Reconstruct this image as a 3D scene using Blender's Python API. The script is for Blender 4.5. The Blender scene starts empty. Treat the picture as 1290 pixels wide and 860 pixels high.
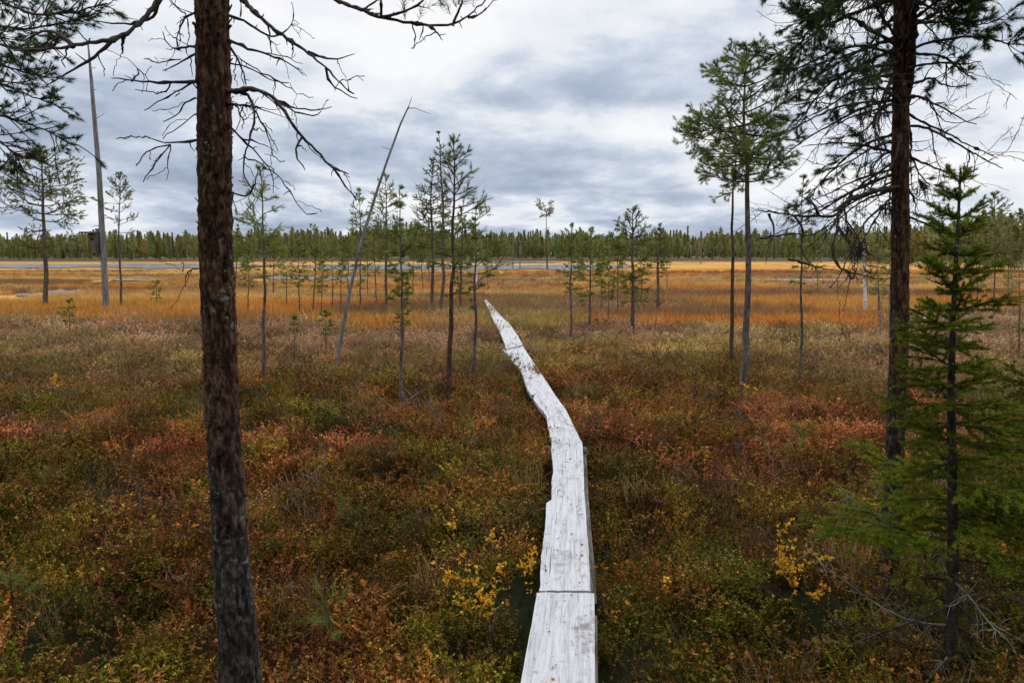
import bpy, math
import numpy as np
from mathutils import noise as mnoise, Vector

# ------------------------------------------------------------------ camera, sky, sun, exposure
SC = bpy.context.scene
COL = SC.collection
H = 1.95
PITCH = math.radians(7.22)
FPX = 860.0
cam = bpy.data.objects.new('camera', bpy.data.cameras.new('camera'))
COL.objects.link(cam)
cam.data.lens = 24.0
cam.data.sensor_width = 36.0
cam.data.clip_start = 0.05
cam.data.clip_end = 9000
cam.location = (0, 0, H)
cam.rotation_euler = (math.radians(90) - PITCH, 0, 0)
SC.camera = cam
SC.view_settings.view_transform = 'Standard'
SC.view_settings.look = 'None'
SC.view_settings.exposure = 0.0
SC.view_settings.gamma = 1.0
SC.cycles.use_denoising = True
SC.cycles.max_bounces = 6
SC.cycles.transparent_max_bounces = 8

SUN_EL, SUN_AZ = math.radians(46), math.radians(28)      # azimuth measured from +Y (view) towards +X
sun = bpy.data.objects.new('sun', bpy.data.lights.new('sun', 'SUN'))
COL.objects.link(sun)
sun.data.energy = 1.5
sun.data.angle = math.radians(14)
sun.data.color = (1.0, 0.90, 0.76)
sun.rotation_euler = Vector((-math.sin(SUN_AZ) * math.cos(SUN_EL), -math.cos(SUN_AZ) * math.cos(SUN_EL), -math.sin(SUN_EL))).to_track_quat('-Z', 'Y').to_euler()


class NT:
    def __init__(s, tree):
        s.t = tree; s.n = tree.nodes; s.l = tree.links
        s.n.clear()
    def __call__(s, typ, ins=None, **props):
        nd = s.n.new(typ)
        for k, v in props.items(): setattr(nd, k, v)
        for k, v in (ins or {}).items():
            sock = nd.inputs[k]
            if isinstance(v, bpy.types.NodeSocket): s.l.new(v, sock)
            else: sock.default_value = v
        return nd
    def math(s, op, a, b=0.0, clamp=False):
        return s('ShaderNodeMath', {0: a, 1: b}, operation=op, use_clamp=clamp).outputs[0]
    def mix(s, f, a, b, blend='MIX'):
        return s('ShaderNodeMix', {0: f, 6: a, 7: b}, data_type='RGBA', blend_type=blend).outputs[2]
    def rng(s, v, a, b, c=0.0, d=1.0, smooth=True):
        return s('ShaderNodeMapRange', {0: v, 1: a, 2: b, 3: c, 4: d}, interpolation_type='SMOOTHSTEP' if smooth else 'LINEAR').outputs[0]
    def noise(s, vec, scale, detail=4.0, rough=0.55, dist=0.0):
        return s('ShaderNodeTexNoise', {'Vector': vec, 'Scale': scale, 'Detail': detail, 'Roughness': rough, 'Distortion': dist}).outputs[0]
    def ramp(s, f, stops):
        nd = s('ShaderNodeValToRGB', {0: f}); cr = nd.color_ramp
        while len(cr.elements) < len(stops): cr.elements.new(0.5)
        for e, (p, c) in zip(cr.elements, stops):
            e.position = p; e.color = (*c, 1)
        return nd.outputs[0]


W = bpy.data.worlds.new('World'); SC.world = W; W.use_nodes = True
t = NT(W.node_tree)
gen = t('ShaderNodeTexCoord').outputs['Generated']
sep = t('ShaderNodeSeparateXYZ', {0: gen})
zz = t.math('ADD', t.math('MAXIMUM', sep.outputs[2], 0.0), 0.20)
uv = t('ShaderNodeCombineXYZ', {0: t.math('DIVIDE', sep.outputs[0], zz), 1: t.math('DIVIDE', sep.outputs[1], zz), 2: 3.7}).outputs[0]
n_big = t.noise(uv, 0.85, 5, 0.5, 0.2)
n_mid = t.noise(uv, 2.3, 8, 0.55, 0.25)
n_fin = t.noise(uv, 8.0, 5, 0.6, 0.3)
cl = t.math('ADD', t.math('MULTIPLY', n_big, 0.52), t.math('ADD', t.math('MULTIPLY', n_mid, 0.38), t.math('MULTIPLY', n_fin, 0.06)))
# layers seen edge-on near the horizon show more of their grey undersides
low = t.rng(sep.outputs[2], 0.02, 0.30, 0.036, 0.080)
wob = t('ShaderNodeTexNoise', {'Vector': uv, 'Scale': 3.0, 'Detail': 5.0, 'Roughness': 0.6})
wuv = t('ShaderNodeVectorMath', {0: uv, 1: t('ShaderNodeVectorMath', {0: wob.outputs[1], 'Scale': 0.55}, operation='SCALE').outputs[0]}, operation='ADD').outputs[0]
puff = t('ShaderNodeTexVoronoi', {'Vector': wuv, 'Scale': 1.9, 'Smoothness': 0.35}, feature='SMOOTH_F1').outputs['Distance']
cl = t.math('ADD', cl, t.math('MULTIPLY', t.math('SUBTRACT', 0.42, puff), 0.17))
shade = t.math('ADD', cl, low)
ccol = t.ramp(shade, [(0.37, (0.335, 0.40, 0.52)), (0.455, (0.49, 0.56, 0.685)), (0.50, (0.635, 0.70, 0.805)), (0.535, (0.80, 0.84, 0.90)), (0.62, (0.95, 0.96, 0.98))])
gain = t.rng(sep.outputs[2], 0.38, 0.90, 1.0, 2.7)
ccol = t.mix(1.0, ccol, t('ShaderNodeCombineColor', {0: gain, 1: gain, 2: gain}).outputs[0], 'MULTIPLY')
sky = t('ShaderNodeTexSky', sky_type='NISHITA', sun_disc=False, sun_elevation=SUN_EL, sun_rotation=SUN_AZ)
bg_sky = t('ShaderNodeBackground', {0: sky.outputs[0], 1: 0.10})
bg_cl = t('ShaderNodeBackground', {0: ccol, 1: 1.0})
cover = t.rng(n_mid, 0.26, 0.36, 0.75, 1.0)
mixw = t('ShaderNodeMixShader', {0: cover, 1: bg_sky.outputs[0], 2: bg_cl.outputs[0]})
t('ShaderNodeOutputWorld', {0: mixw.outputs[0]})

# ------------------------------------------------------------------ helpers
RNG = np.random.default_rng(11)
cp, sp_ = math.cos(PITCH), math.sin(PITCH)


def ray(px, py):
    x = (px - 645) / FPX; u = (430 - py) / FPX
    return np.array([x, cp + sp_ * u, -sp_ + cp * u])


def P(px, py, z=0.0):
    r = ray(px, py); return np.array([0, 0, H]) + r * ((z - H) / r[2])


def PD(px, py, d):
    r = ray(px, py); return np.array([0, 0, H]) + r * (d / r[1])


def nrm(v):
    v = np.asarray(v, float); return v / max(np.linalg.norm(v), 1e-9)


def hash2(ix, iy, s):
    h = (ix * 374761393 + iy * 668265263 + s * 974634121) & 0xffffffff
    h = ((h ^ (h >> 13)) * 1274126177) & 0xffffffff
    return ((h ^ (h >> 16)) & 0xffff) / 65535.0


def vnoise(x, y, s=0):
    x = np.asarray(x, float); y = np.asarray(y, float)
    ix = np.floor(x).astype(np.int64); iy = np.floor(y).astype(np.int64)
    fx = x - ix; fy = y - iy
    fx = fx * fx * (3 - 2 * fx); fy = fy * fy * (3 - 2 * fy)
    a = hash2(ix, iy, s); b = hash2(ix + 1, iy, s); c = hash2(ix, iy + 1, s); d = hash2(ix + 1, iy + 1, s)
    return (a * (1 - fx) + b * fx) * (1 - fy) + (c * (1 - fx) + d * fx) * fy


def fbm(x, y, s=0, o=4):
    v = 0; a = 0.5; n = 0
    for i in range(o):
        v = v + a * vnoise(x, y, s + i * 17); n += a
        x = np.asarray(x) * 2.03 + 5.1; y = np.asarray(y) * 2.03 + 1.7; a *= 0.5
    return v / n


def sstep(a, b, x):
    q = np.clip((np.asarray(x, float) - a) / (b - a), 0, 1); return q * q * (3 - 2 * q)


class MB:
    """collects vertices and faces for ONE mesh"""
    def __init__(s): s.v = []; s.n = 0; s.f = {3: [], 4: []}; s.m = {3: [], 4: []}; s.r = {3: [], 4: []}
    def add(s, v, f, mat=0, rnd=0.5):
        v = np.asarray(v, float).reshape(-1, 3); f = np.asarray(f, int)
        if not len(f): return
        k = f.shape[1]
        s.v.append(v); s.f[k].append(f + s.n); s.n += len(v)
        s.m[k].append(np.full(len(f), mat)); s.r[k].append(np.broadcast_to(np.asarray(rnd, float), (len(f),)))
    def tube(s, pts, rad, n=6, mat=0, rnd=0.5, cap=True):
        pts = np.asarray(pts, float); m = len(pts); rad = np.broadcast_to(np.asarray(rad, float), (m,))
        T = np.gradient(pts, axis=0); T /= np.maximum(np.linalg.norm(T, axis=1, keepdims=True), 1e-9)
        u = np.cross(T[0], [0.31, 0.83, 0.46]); u = nrm(u); rings = []
        a = np.arange(n) * 2 * math.pi / n; ca = np.cos(a)[:, None]; sa = np.sin(a)[:, None]
        for i in range(m):
            u = nrm(u - T[i] * np.dot(u, T[i])); w = np.cross(T[i], u)
            rings.append(pts[i] + rad[i] * (ca * u + sa * w))
        V = np.concatenate(rings); j = np.arange(n); k = (j + 1) % n; F = []
        for i in range(m - 1):
            F.append(np.stack([i * n + j, i * n + k, (i + 1) * n + k, (i + 1) * n + j], 1))
        s.add(V, np.concatenate(F), mat, rnd)
        if cap:
            o = s.n; tip = pts[-1] + T[-1] * rad[-1] * 0.6
            s.add(np.concatenate([rings[-1], tip[None]]), np.stack([j, k, np.full(n, n)], 1), mat, rnd)
    def box(s, c, size, mat=0, rz=0.0, M=None):
        x, y, z = np.asarray(size) / 2.0
        v = np.array([[-x, -y, -z], [x, -y, -z], [x, y, -z], [-x, y, -z], [-x, -y, z], [x, -y, z], [x, y, z], [-x, y, z]])
        R = np.array([[math.cos(rz), -math.sin(rz), 0], [math.sin(rz), math.cos(rz), 0], [0, 0, 1]])
        s.add(v @ R.T + np.asarray(c), [[0, 3, 2, 1], [4, 5, 6, 7], [0, 1, 5, 4], [1, 2, 6, 5], [2, 3, 7, 6], [3, 0, 4, 7]], mat)
    def mesh(s, name, mats, smooth=True):
        me = bpy.data.meshes.new(name)
        V = np.concatenate(s.v) if s.v else np.zeros((0, 3))
        me.vertices.add(len(V)); me.vertices.foreach_set('co', V.astype(np.float32).ravel())
        idx = []; tot = []; mi = []; rn = []
        for k in (3, 4):
            if s.f[k]:
                F = np.concatenate(s.f[k]); idx.append(F.ravel()); tot.append(np.full(len(F), k)); mi.append(np.concatenate(s.m[k])); rn.append(np.concatenate(s.r[k]))
        idx = np.concatenate(idx); tot = np.concatenate(tot); mi = np.concatenate(mi); rn = np.concatenate(rn)
        me.loops.add(len(idx)); me.loops.foreach_set('vertex_index', idx.astype(np.int32))
        me.polygons.add(len(tot)); st = np.concatenate([[0], np.cumsum(tot)[:-1]])
        me.polygons.foreach_set('loop_start', st.astype(np.int32))
        me.polygons.foreach_set('material_index', mi.astype(np.int32))
        me.polygons.foreach_set('use_smooth', np.full(len(tot), smooth))
        at = me.attributes.new('rnd', 'FLOAT', 'FACE'); at.data.foreach_set('value', rn.astype(np.float32))
        for m in (mats if isinstance(mats, (list, tuple)) else [mats]): me.materials.append(m)
        me.update(calc_edges=True); me.validate()
        return me
    def build(s, name, mats, parent=None, smooth=True):
        o = bpy.data.objects.new(name, s.mesh(name, mats, smooth)); COL.objects.link(o)
        if parent is not None: o.parent = parent
        return o


def tag(o, label=None, cat=None, group=None, kind=None):
    if label: o['label'] = label
    if cat: o['category'] = cat
    if group: o['group'] = group
    if kind: o['kind'] = kind
    return o


def thing(name, label, cat, loc=(0, 0, 0), group=None):
    o = bpy.data.objects.new(name, None); COL.objects.link(o); o.location = loc
    o.empty_display_size = 0.1
    return tag(o, label, cat, group)


# ------------------------------------------------------------------ materials
def mat(name):
    m = bpy.data.materials.new(name); m.use_nodes = True
    return m, NT(m.node_tree)


def leafy(name, ca, cb, trans=0.25, rough=0.6, instanced=False, var=0.25):
    """thin leaf / needle: colour runs from ca to cb with the leaf's own random value"""
    m, t = mat(name)
    r = t('ShaderNodeAttribute', attribute_name='rnd').outputs['Fac']
    if instanced:
        c0 = t('ShaderNodeAttribute', attribute_name='c0', attribute_type='INSTANCER').outputs['Color']
        c1 = t('ShaderNodeAttribute', attribute_name='c1', attribute_type='INSTANCER').outputs['Color']
        c = t.mix(r, c0, c1)
    else:
        ob = t('ShaderNodeObjectInfo').outputs['Random']
        c = t.mix(r, (*ca, 1), (*cb, 1))
        c = t('ShaderNodeHueSaturation', {'Hue': 0.5, 'Saturation': 1.0, 'Value': t.rng(ob, 0, 1, 1 - var, 1 + var, False), 'Color': c}).outputs[0]
    b = t('ShaderNodeBsdfPrincipled', {'Base Color': c, 'Roughness': rough, 'Specular IOR Level': 0.07})
    tr = t('ShaderNodeBsdfTranslucent', {0: c})
    mx = t('ShaderNodeMixShader', {0: trans, 1: b.outputs[0], 2: tr.outputs[0]})
    t('ShaderNodeOutputMaterial', {0: mx.outputs[0]})
    return m


def wood(name, ca, cb, scale=(18, 18, 5), bump=0.4, lichen=0.0, rough=0.9, upper=None, zr=(1.5, 4.0), plates=False):
    m, t = mat(name)
    co = t('ShaderNodeTexCoord').outputs['Object']
    mp = t('ShaderNodeMapping', {0: co, 3: scale}).outputs[0]
    n1 = t.noise(mp, 1.0, 6, 0.65)
    c = t.mix(t.rng(n1, 0.36, 0.66), (*ca, 1), (*cb, 1))
    if upper:
        z = t('ShaderNodeSeparateXYZ', {0: co}).outputs[2]
        nz = t.math('ADD', z, t.math('MULTIPLY', t.noise(co, 3.0, 3), 1.2))
        f = t.rng(nz, zr[0], zr[1])
        cu = t.mix(t.rng(n1, 0.38, 0.64), (*upper[0], 1), (*upper[1], 1))
        c = t.mix(f, c, cu)
    if plates:   # cracks between the bark plates are dark, plate faces weathered
        r = t('ShaderNodeAttribute', attribute_name='rnd').outputs['Fac']
        g_ = t.rng(r, 0.20, 0.85, 0.30, 1.65, False)
        c = t('ShaderNodeHueSaturation', {'Hue': 0.5, 'Saturation': t.rng(r, 0.3, 1.0, 1.1, 0.8, False), 'Value': g_, 'Color': c}).outputs[0]
    if lichen:
        n2 = t.noise(co, 28.0, 4, 0.6); n3 = t.noise(co, 5.0, 3)
        f = t.math('MULTIPLY', t.rng(n2, 0.58, 0.66), t.rng(n3, 0.45, 0.62))
        c = t.mix(t.math('MULTIPLY', f, lichen), c, (0.21, 0.25, 0.19, 1))
    bp = t('ShaderNodeBump', {'Strength': bump, 'Distance': 0.02, 'Height': n1})
    b = t('ShaderNodeBsdfPrincipled', {'Base Color': c, 'Roughness': rough, 'Specular IOR Level': 0.2, 'Normal': bp.outputs[0]})
    t('ShaderNodeOutputMaterial', {0: b.outputs[0]})
    return m


M = {}
M['bark_near'] = wood('pine_bark', (0.022, 0.019, 0.017), (0.105, 0.092, 0.082), (60, 60, 26), 0.9, 0.9, upper=((0.030, 0.016, 0.010), (0.150, 0.074, 0.038)), zr=(0.9, 2.3), plates=True)
M['bark'] = wood('grey_pine_bark', (0.045, 0.036, 0.030), (0.15, 0.12, 0.10), (26, 26, 10), 0.5, 0.6)
M['bark_red'] = wood('red_pine_bark', (0.030, 0.018, 0.012), (0.11, 0.065, 0.042), (26, 26, 10), 0.5, 0.4)
M['deadwood'] = wood('dead_grey_wood', (0.085, 0.082, 0.08), (0.23, 0.22, 0.215), (30, 30, 2.5), 0.4, 0.5)
M['deadtwig'] = wood('dead_twig_bark', (0.020, 0.015, 0.012), (0.065, 0.050, 0.040), (20, 20, 20), 0.3, 0.5)
M['greytwig'] = wood('grey_twig_bark', (0.10, 0.09, 0.08), (0.26, 0.24, 0.21), (20, 20, 20), 0.3, 0.3)
M['birch'] = wood('birch_bark', (0.30, 0.29, 0.27), (0.72, 0.71, 0.68), (10, 10, 30), 0.2, 0.0)
M['spruce_bark'] = wood('spruce_bark', (0.020, 0.016, 0.012), (0.065, 0.052, 0.042), (30, 30, 12), 0.5, 0.9)
M['needle_dark'] = leafy('pine_needles_dark', (0.018, 0.034, 0.012), (0.075, 0.110, 0.034), 0.25)
M['needle'] = leafy('pine_needles', (0.070, 0.100, 0.018), (0.28, 0.32, 0.060), 0.42)
M['needle_mid'] = leafy('pine_needles_olive', (0.044, 0.072, 0.014), (0.19, 0.23, 0.045), 0.42)
M['needle_far'] = leafy('pine_needles_far', (0.14, 0.155, 0.055), (0.37, 0.36, 0.13), 0.4)
M['needle_fir'] = leafy('conifer_needles_far', (0.105, 0.132, 0.046), (0.30, 0.315, 0.105), 0.4)
M['spruce'] = leafy('spruce_needles', (0.018, 0.036, 0.005), (0.23, 0.27, 0.020), 0.36)
M['yellow_leaf'] = leafy('yellow_birch_leaf', (0.55, 0.24, 0.015), (0.75, 0.46, 0.04), 0.35, var=0.1)
M['yellow_far'] = leafy('yellow_birch_crown', (0.20, 0.13, 0.02), (0.40, 0.28, 0.05), 0.3)
M['lichen'] = leafy('beard_lichen', (0.012, 0.011, 0.009), (0.035, 0.032, 0.026), 0.1)
M['inst_leaf'] = leafy('undergrowth_leaf', None, None, 0.22, 0.6, True)

# weathered silver boards
m, t = mat('weathered_board'); M['board'] = m
co = t('ShaderNodeTexCoord').outputs['Object']
g = t.noise(t('ShaderNodeMapping', {0: co, 3: (60, 2.2, 60)}).outputs[0], 1.0, 8, 0.7, 0.4)
pz = t.noise(co, 3.5, 5, 0.6)
st = t.noise(t('ShaderNodeMapping', {0: co, 3: (14, 2.0, 14)}).outputs[0], 1.0, 5, 0.62)
spk = t.noise(co, 70, 2, 0.5)
fib = t.noise(t('ShaderNodeMapping', {0: co, 3: (170, 7, 170)}).outputs[0], 1.0, 4, 0.6)
mot = t.noise(co, 22, 5, 0.65)
c = t.mix(t.rng(g, 0.34, 0.62), (0.25, 0.255, 0.27, 1), (0.42, 0.425, 0.45, 1))
c = t.mix(t.rng(fib, 0.35, 0.65, 0, 0.45), c, (0.48, 0.485, 0.515, 1))
c = t.mix(t.math('MULTIPLY', t.rng(st, 0.54, 0.66, 0, 0.85), t.rng(mot, 0.42, 0.56)), c, (0.20, 0.195, 0.20, 1))
c = t.mix(t.math('MULTIPLY', t.rng(pz, 0.58, 0.70, 0, 0.6), t.rng(mot, 0.40, 0.60, 0.3, 1.0)), c, (0.10, 0.09, 0.085, 1))
c = t.mix(t.rng(mot, 0.60, 0.70, 0, 0.6), c, (0.13, 0.115, 0.10, 1))
c = t.mix(t.rng(spk, 0.68, 0.73, 0, 0.75), c, (0.13, 0.085, 0.05, 1))
crk = t.noise(t('ShaderNodeMapping', {0: co, 3: (90, 0.9, 90)}).outputs[0], 1.0, 3, 0.5)
c = t.mix(t.rng(crk, 0.64, 0.68, 0, 0.85), c, (0.07, 0.06, 0.055, 1))
bp = t('ShaderNodeBump', {'Strength': 0.5, 'Distance': 0.01, 'Height': t.math('SUBTRACT', g, t.rng(crk, 0.66, 0.70, 0, 1.0))})
b = t('ShaderNodeBsdfPrincipled', {'Base Color': c, 'Roughness': 0.75, 'Specular IOR Level': 0.3, 'Normal': bp.outputs[0]})
t('ShaderNodeOutputMaterial', {0: b.outputs[0]})
M['stringer'] = wood('dark_damp_board', (0.035, 0.030, 0.026), (0.16, 0.14, 0.125), (40, 2.5, 40), 0.5, 0.3)

m, t = mat('pool_water'); M['water'] = m
co = t('ShaderNodeTexCoord').outputs['Object']
bp = t('ShaderNodeBump', {'Strength': 1.0, 'Distance': 0.10, 'Height': t.noise(t('ShaderNodeMapping', {0: co, 3: (0.8, 2.2, 1)}).outputs[0], 1.6, 4, 0.6)})
b = t('ShaderNodeBsdfPrincipled', {'Base Color': (0.02, 0.022, 0.025, 1), 'Roughness': 0.16, 'IOR': 1.45, 'Normal': bp.outputs[0]})
t('ShaderNodeOutputMaterial', {0: b.outputs[0]})

m, t = mat('bog_ground'); M['ground'] = m
co = t('ShaderNodeTexCoord').outputs['Object']
base = t('ShaderNodeAttribute', attribute_name='gcol').outputs['Color']
n1 = t.noise(co, 9.0, 8, 0.7)
n2 = t.noise(t('ShaderNodeMapping', {0: co, 3: (0.35, 0.9, 1)}).outputs[0], 1.0, 7, 0.65)
v = t.math('MULTIPLY', t.rng(n1, 0.3, 0.7, 0.55, 1.4, False), t.rng(n2, 0.3, 0.7, 0.7, 1.3, False))
c = t('ShaderNodeHueSaturation', {'Hue': t.rng(n2, 0.3, 0.7, 0.49, 0.512, False), 'Value': v, 'Color': base}).outputs[0]
bp = t('ShaderNodeBump', {'Strength': 0.8, 'Distance': 0.05, 'Height': n1})
b = t('ShaderNodeBsdfPrincipled', {'Base Color': c, 'Roughness': 0.95, 'Specular IOR Level': 0.1, 'Normal': bp.outputs[0]})
t('ShaderNodeOutputMaterial', {0: b.outputs[0]})

# ------------------------------------------------------------------ ground
def gh(x, y):
    """height of the bog surface: hummocks near, flat fen far"""
    x = np.asarray(x, float); y = np.asarray(y, float)
    near = 1 - sstep(12, 25, y)
    h = (fbm(x * 0.55, y * 0.55, 3, 3) - 0.5) * 0.42 + (fbm(x * 1.9, y * 1.9, 9, 3) - 0.5) * 0.30
    h = h * (0.12 + 0.88 * near)
    return np.where(y > 45, 0.0, h) * (1 - sstep(36, 45, y)) - 0.02


def sedge_w(x, y):
    n = (fbm(x * 0.07 + 3, y * 0.16, 21, 3) - 0.5) * 16
    w = sstep(19.5, 23.5, y + n + np.where(x > 2, -0.5, 0.5))
    q = np.hypot((x - 6.8) / 5.2, (y - 20.6) / 3.4) + (fbm(x * .5, y * .6, 15, 3) - .5) * .7     # the wet lawn right of the boardwalk comes nearer
    return np.maximum(w, 1 - sstep(.75, 1.05, q))


def lerp(a, b, w):
    w = np.asarray(w)[..., None]; return np.asarray(a) * (1 - w) + np.asarray(b) * w


def sedge_col(x, y):
    a = fbm(x * 0.045, y * 0.13, 31, 4); b = fbm(x * 0.05 + 9, y * 0.10, 47, 4)
    c = lerp((0.42, 0.205, 0.032), (0.47, 0.295, 0.085), sstep(0.42, 0.60, a))
    c = lerp(c, (0.40, 0.145, 0.018), sstep(0.50, 0.62, b) * 0.85)
    for ex, ey, rx, ry in ((6.8, 20.8, 5.6, 3.8), (-6.5, 24.5, 3.6, 2.2), (9, 36, 7, 5)):      # rust-orange lawns of the wettest fen
        c = lerp(c, (0.46, 0.165, 0.015), (1 - sstep(0.5, 1.15, np.hypot((x - ex) / rx, (y - ey) / ry) + (fbm(x * .4, y * .8, 12, 2) - .5) * .6)) * .85)
    c = lerp(c, (0.15, 0.085, 0.045), sstep(0.54, 0.64, fbm(x * 0.06, y * 0.22, 77, 3)) * 0.8)
    c = lerp(c, (0.22, 0.19, 0.045), sstep(0.60, 0.70, fbm(x * 0.1, y * 0.2, 83, 3)) * 0.7 * (1 - sstep(24, 34, y)))
    return c


def heath_col(x, y):
    g = np.zeros(np.shape(x) + (3,)) + np.array((0.060, 0.062, 0.018))
    g = lerp(g, (0.105, 0.055, 0.022), sstep(0.42, 0.62, fbm(x * 0.8, y * 0.8, 51, 4)))
    far = sstep(8.0, 14.5, y + (fbm(x * 0.3, y * 0.3, 58, 3) - 0.5) * 6)
    g = lerp(g, (0.255, 0.155, 0.092), far * 0.85)
    g = lerp(g, (0.25, 0.18, 0.055), far * 0.7 * sstep(0.56, 0.70, fbm(x * 0.35, y * 0.5, 63, 3)))
    red = np.exp(-((y - 7.6) / 1.7) ** 2) * sstep(0.42, 0.58, fbm(x * 0.45, y * 0.9, 71, 3))
    g = lerp(g, (0.22, 0.080, 0.040), red * 0.55)
    return g


def build_ground():
    ys = np.concatenate([np.arange(-14, 1.5, 0.5), np.arange(1.5, 14, 0.09), np.arange(14, 32, 0.22), np.arange(32, 60, 1.0), np.arange(60, 400, 8.0), [450, 600, 900, 1500, 3000, 6000]])
    xs_ = np.concatenate([np.arange(0, 7, 0.10), np.arange(7, 30, 0.45), np.arange(30, 120, 4.0), np.arange(120, 420, 20.0), [500, 800, 1500, 3000, 6000]])
    xs = np.concatenate([-xs_[:0:-1], xs_])
    X, Y = np.meshgrid(xs, ys)
    Z = gh(X, Y)
    V = np.stack([X, Y, Z], -1).reshape(-1, 3)
    nx = len(xs); ny = len(ys)
    i = (np.arange(ny - 1)[:, None] * nx + np.arange(nx - 1)[None]).ravel()
    mb = MB(); mb.add(V, np.stack([i, i + 1, i + 1 + nx, i + nx], 1))
    o = mb.build('ground', M['ground'])
    w = sedge_w(V[:, 0], V[:, 1])
    c = lerp(heath_col(V[:, 0], V[:, 1]) * 0.24, sedge_col(V[:, 0], V[:, 1]) * 0.95, w)  # soil colour under the heath darkened to imitate shade between the shrubs
    f = sstep(185, 215, V[:, 1])
    c = lerp(c, (0.085, 0.060, 0.030), f)
    at = o.data.attributes.new('gcol', 'FLOAT_COLOR', 'POINT')
    at.data.foreach_set('color', np.concatenate([c, np.ones((len(c), 1))], 1).astype(np.float32).ravel())
    tag(o, kind='structure')
    return o


GROUND = build_ground()


def gz(p): return float(gh(p[0], p[1]))


# ------------------------------------------------------------------ bog pools
POOLS = []
def pool(px0, px1, py_far, py_near, seed, z=0.06, ragged=0.6):
    yf = P(645, py_far)[1]; yn = P(645, py_near)[1]
    n = 60; us = np.linspace(0, 1, n); top = []; bot = []
    for u in us:
        px = px0 + (px1 - px0) * u
        taper = min(1, 8 * u, 8 * (1 - u)) ** 0.6
        mid = (yf + yn) / 2; hf = (yf - yn) / 2 * taper
        a = mid + hf * (1 + ragged * (float(fbm(u * 9, seed, 5)) - 0.5) * 2)
        b_ = mid - hf * (1 + ragged * (float(fbm(u * 14, seed + 7, 6)) - 0.5) * 2)
        top.append([ (px - 645) / FPX * a, a, z]); bot.append([(px - 645) / FPX * b_, b_, z])
    mb = MB(); V = np.array(top + bot); i = np.arange(n - 1)
    mb.add(V, np.stack([n + i, n + i + 1, i + 1, i], 1))
    tag(mb.build('water', M['water']), kind='structure')
    q = np.array(top + bot[::-1])[:, :2]; POOLS.append(q)


pool(-260, 395, 333.0, 337.5, 1)
pool(380, 800, 333.5, 339.8, 8)
pool(560, 700, 330.2, 331.6, 9)
pool(335, 470, 349.0, 353.0, 2)
pool(55, 112, 366, 374, 4)
pool(20, 58, 371, 374, 10)
pool(140, 215, 352, 354.5, 5)
pool(955, 1080, 351.8, 354.2, 6)

# ------------------------------------------------------------------ boardwalk
BZ = 0.20
SECT = [  # left/right edge pixels, from near end to far end
    ([(600, 1120), (640, 940), (656, 860), (676.5, 746)], [(757, 1120), (751.5, 940), (750, 860), (748.5, 746)], BZ + 0.035),
    ([(679.0, 743.4), (683, 690), (688.5, 632), (694.5, 629), (696.5, 590), (694, 546)], [(744, 743.4), (741, 690), (737, 632), (736.7, 629), (735, 590), (733.5, 556)], BZ),
    ([(693.0, 550), (688.7, 524), (674.6, 506), (664, 488), (656.7, 467), (644, 452), (637.5, 443.5), (632.4, 440.5)], [(733.3, 557), (714, 517), (700, 498), (682, 470), (664, 444), (659.5, 436)], BZ),
    ([(637, 439), (636, 433), (630, 417.5), (622, 403.5), (614.5, 387), (609.5, 377.5)], [(658.5, 434), (653, 424), (641, 405.5), (638.5, 405), (631, 397.5), (621, 386), (612.5, 376.5)], BZ + 0.03),
]
BLAB = ['widest weathered board at the near end of the boardwalk, set a step higher', 'straight weathered boardwalk board right beyond the cross seam, with a notched left edge',
        'slanting grey-white boardwalk board between the bend and the broken splinter', 'farthest narrow boardwalk board ending in the orange sedge']
BPOLY = []
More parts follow.
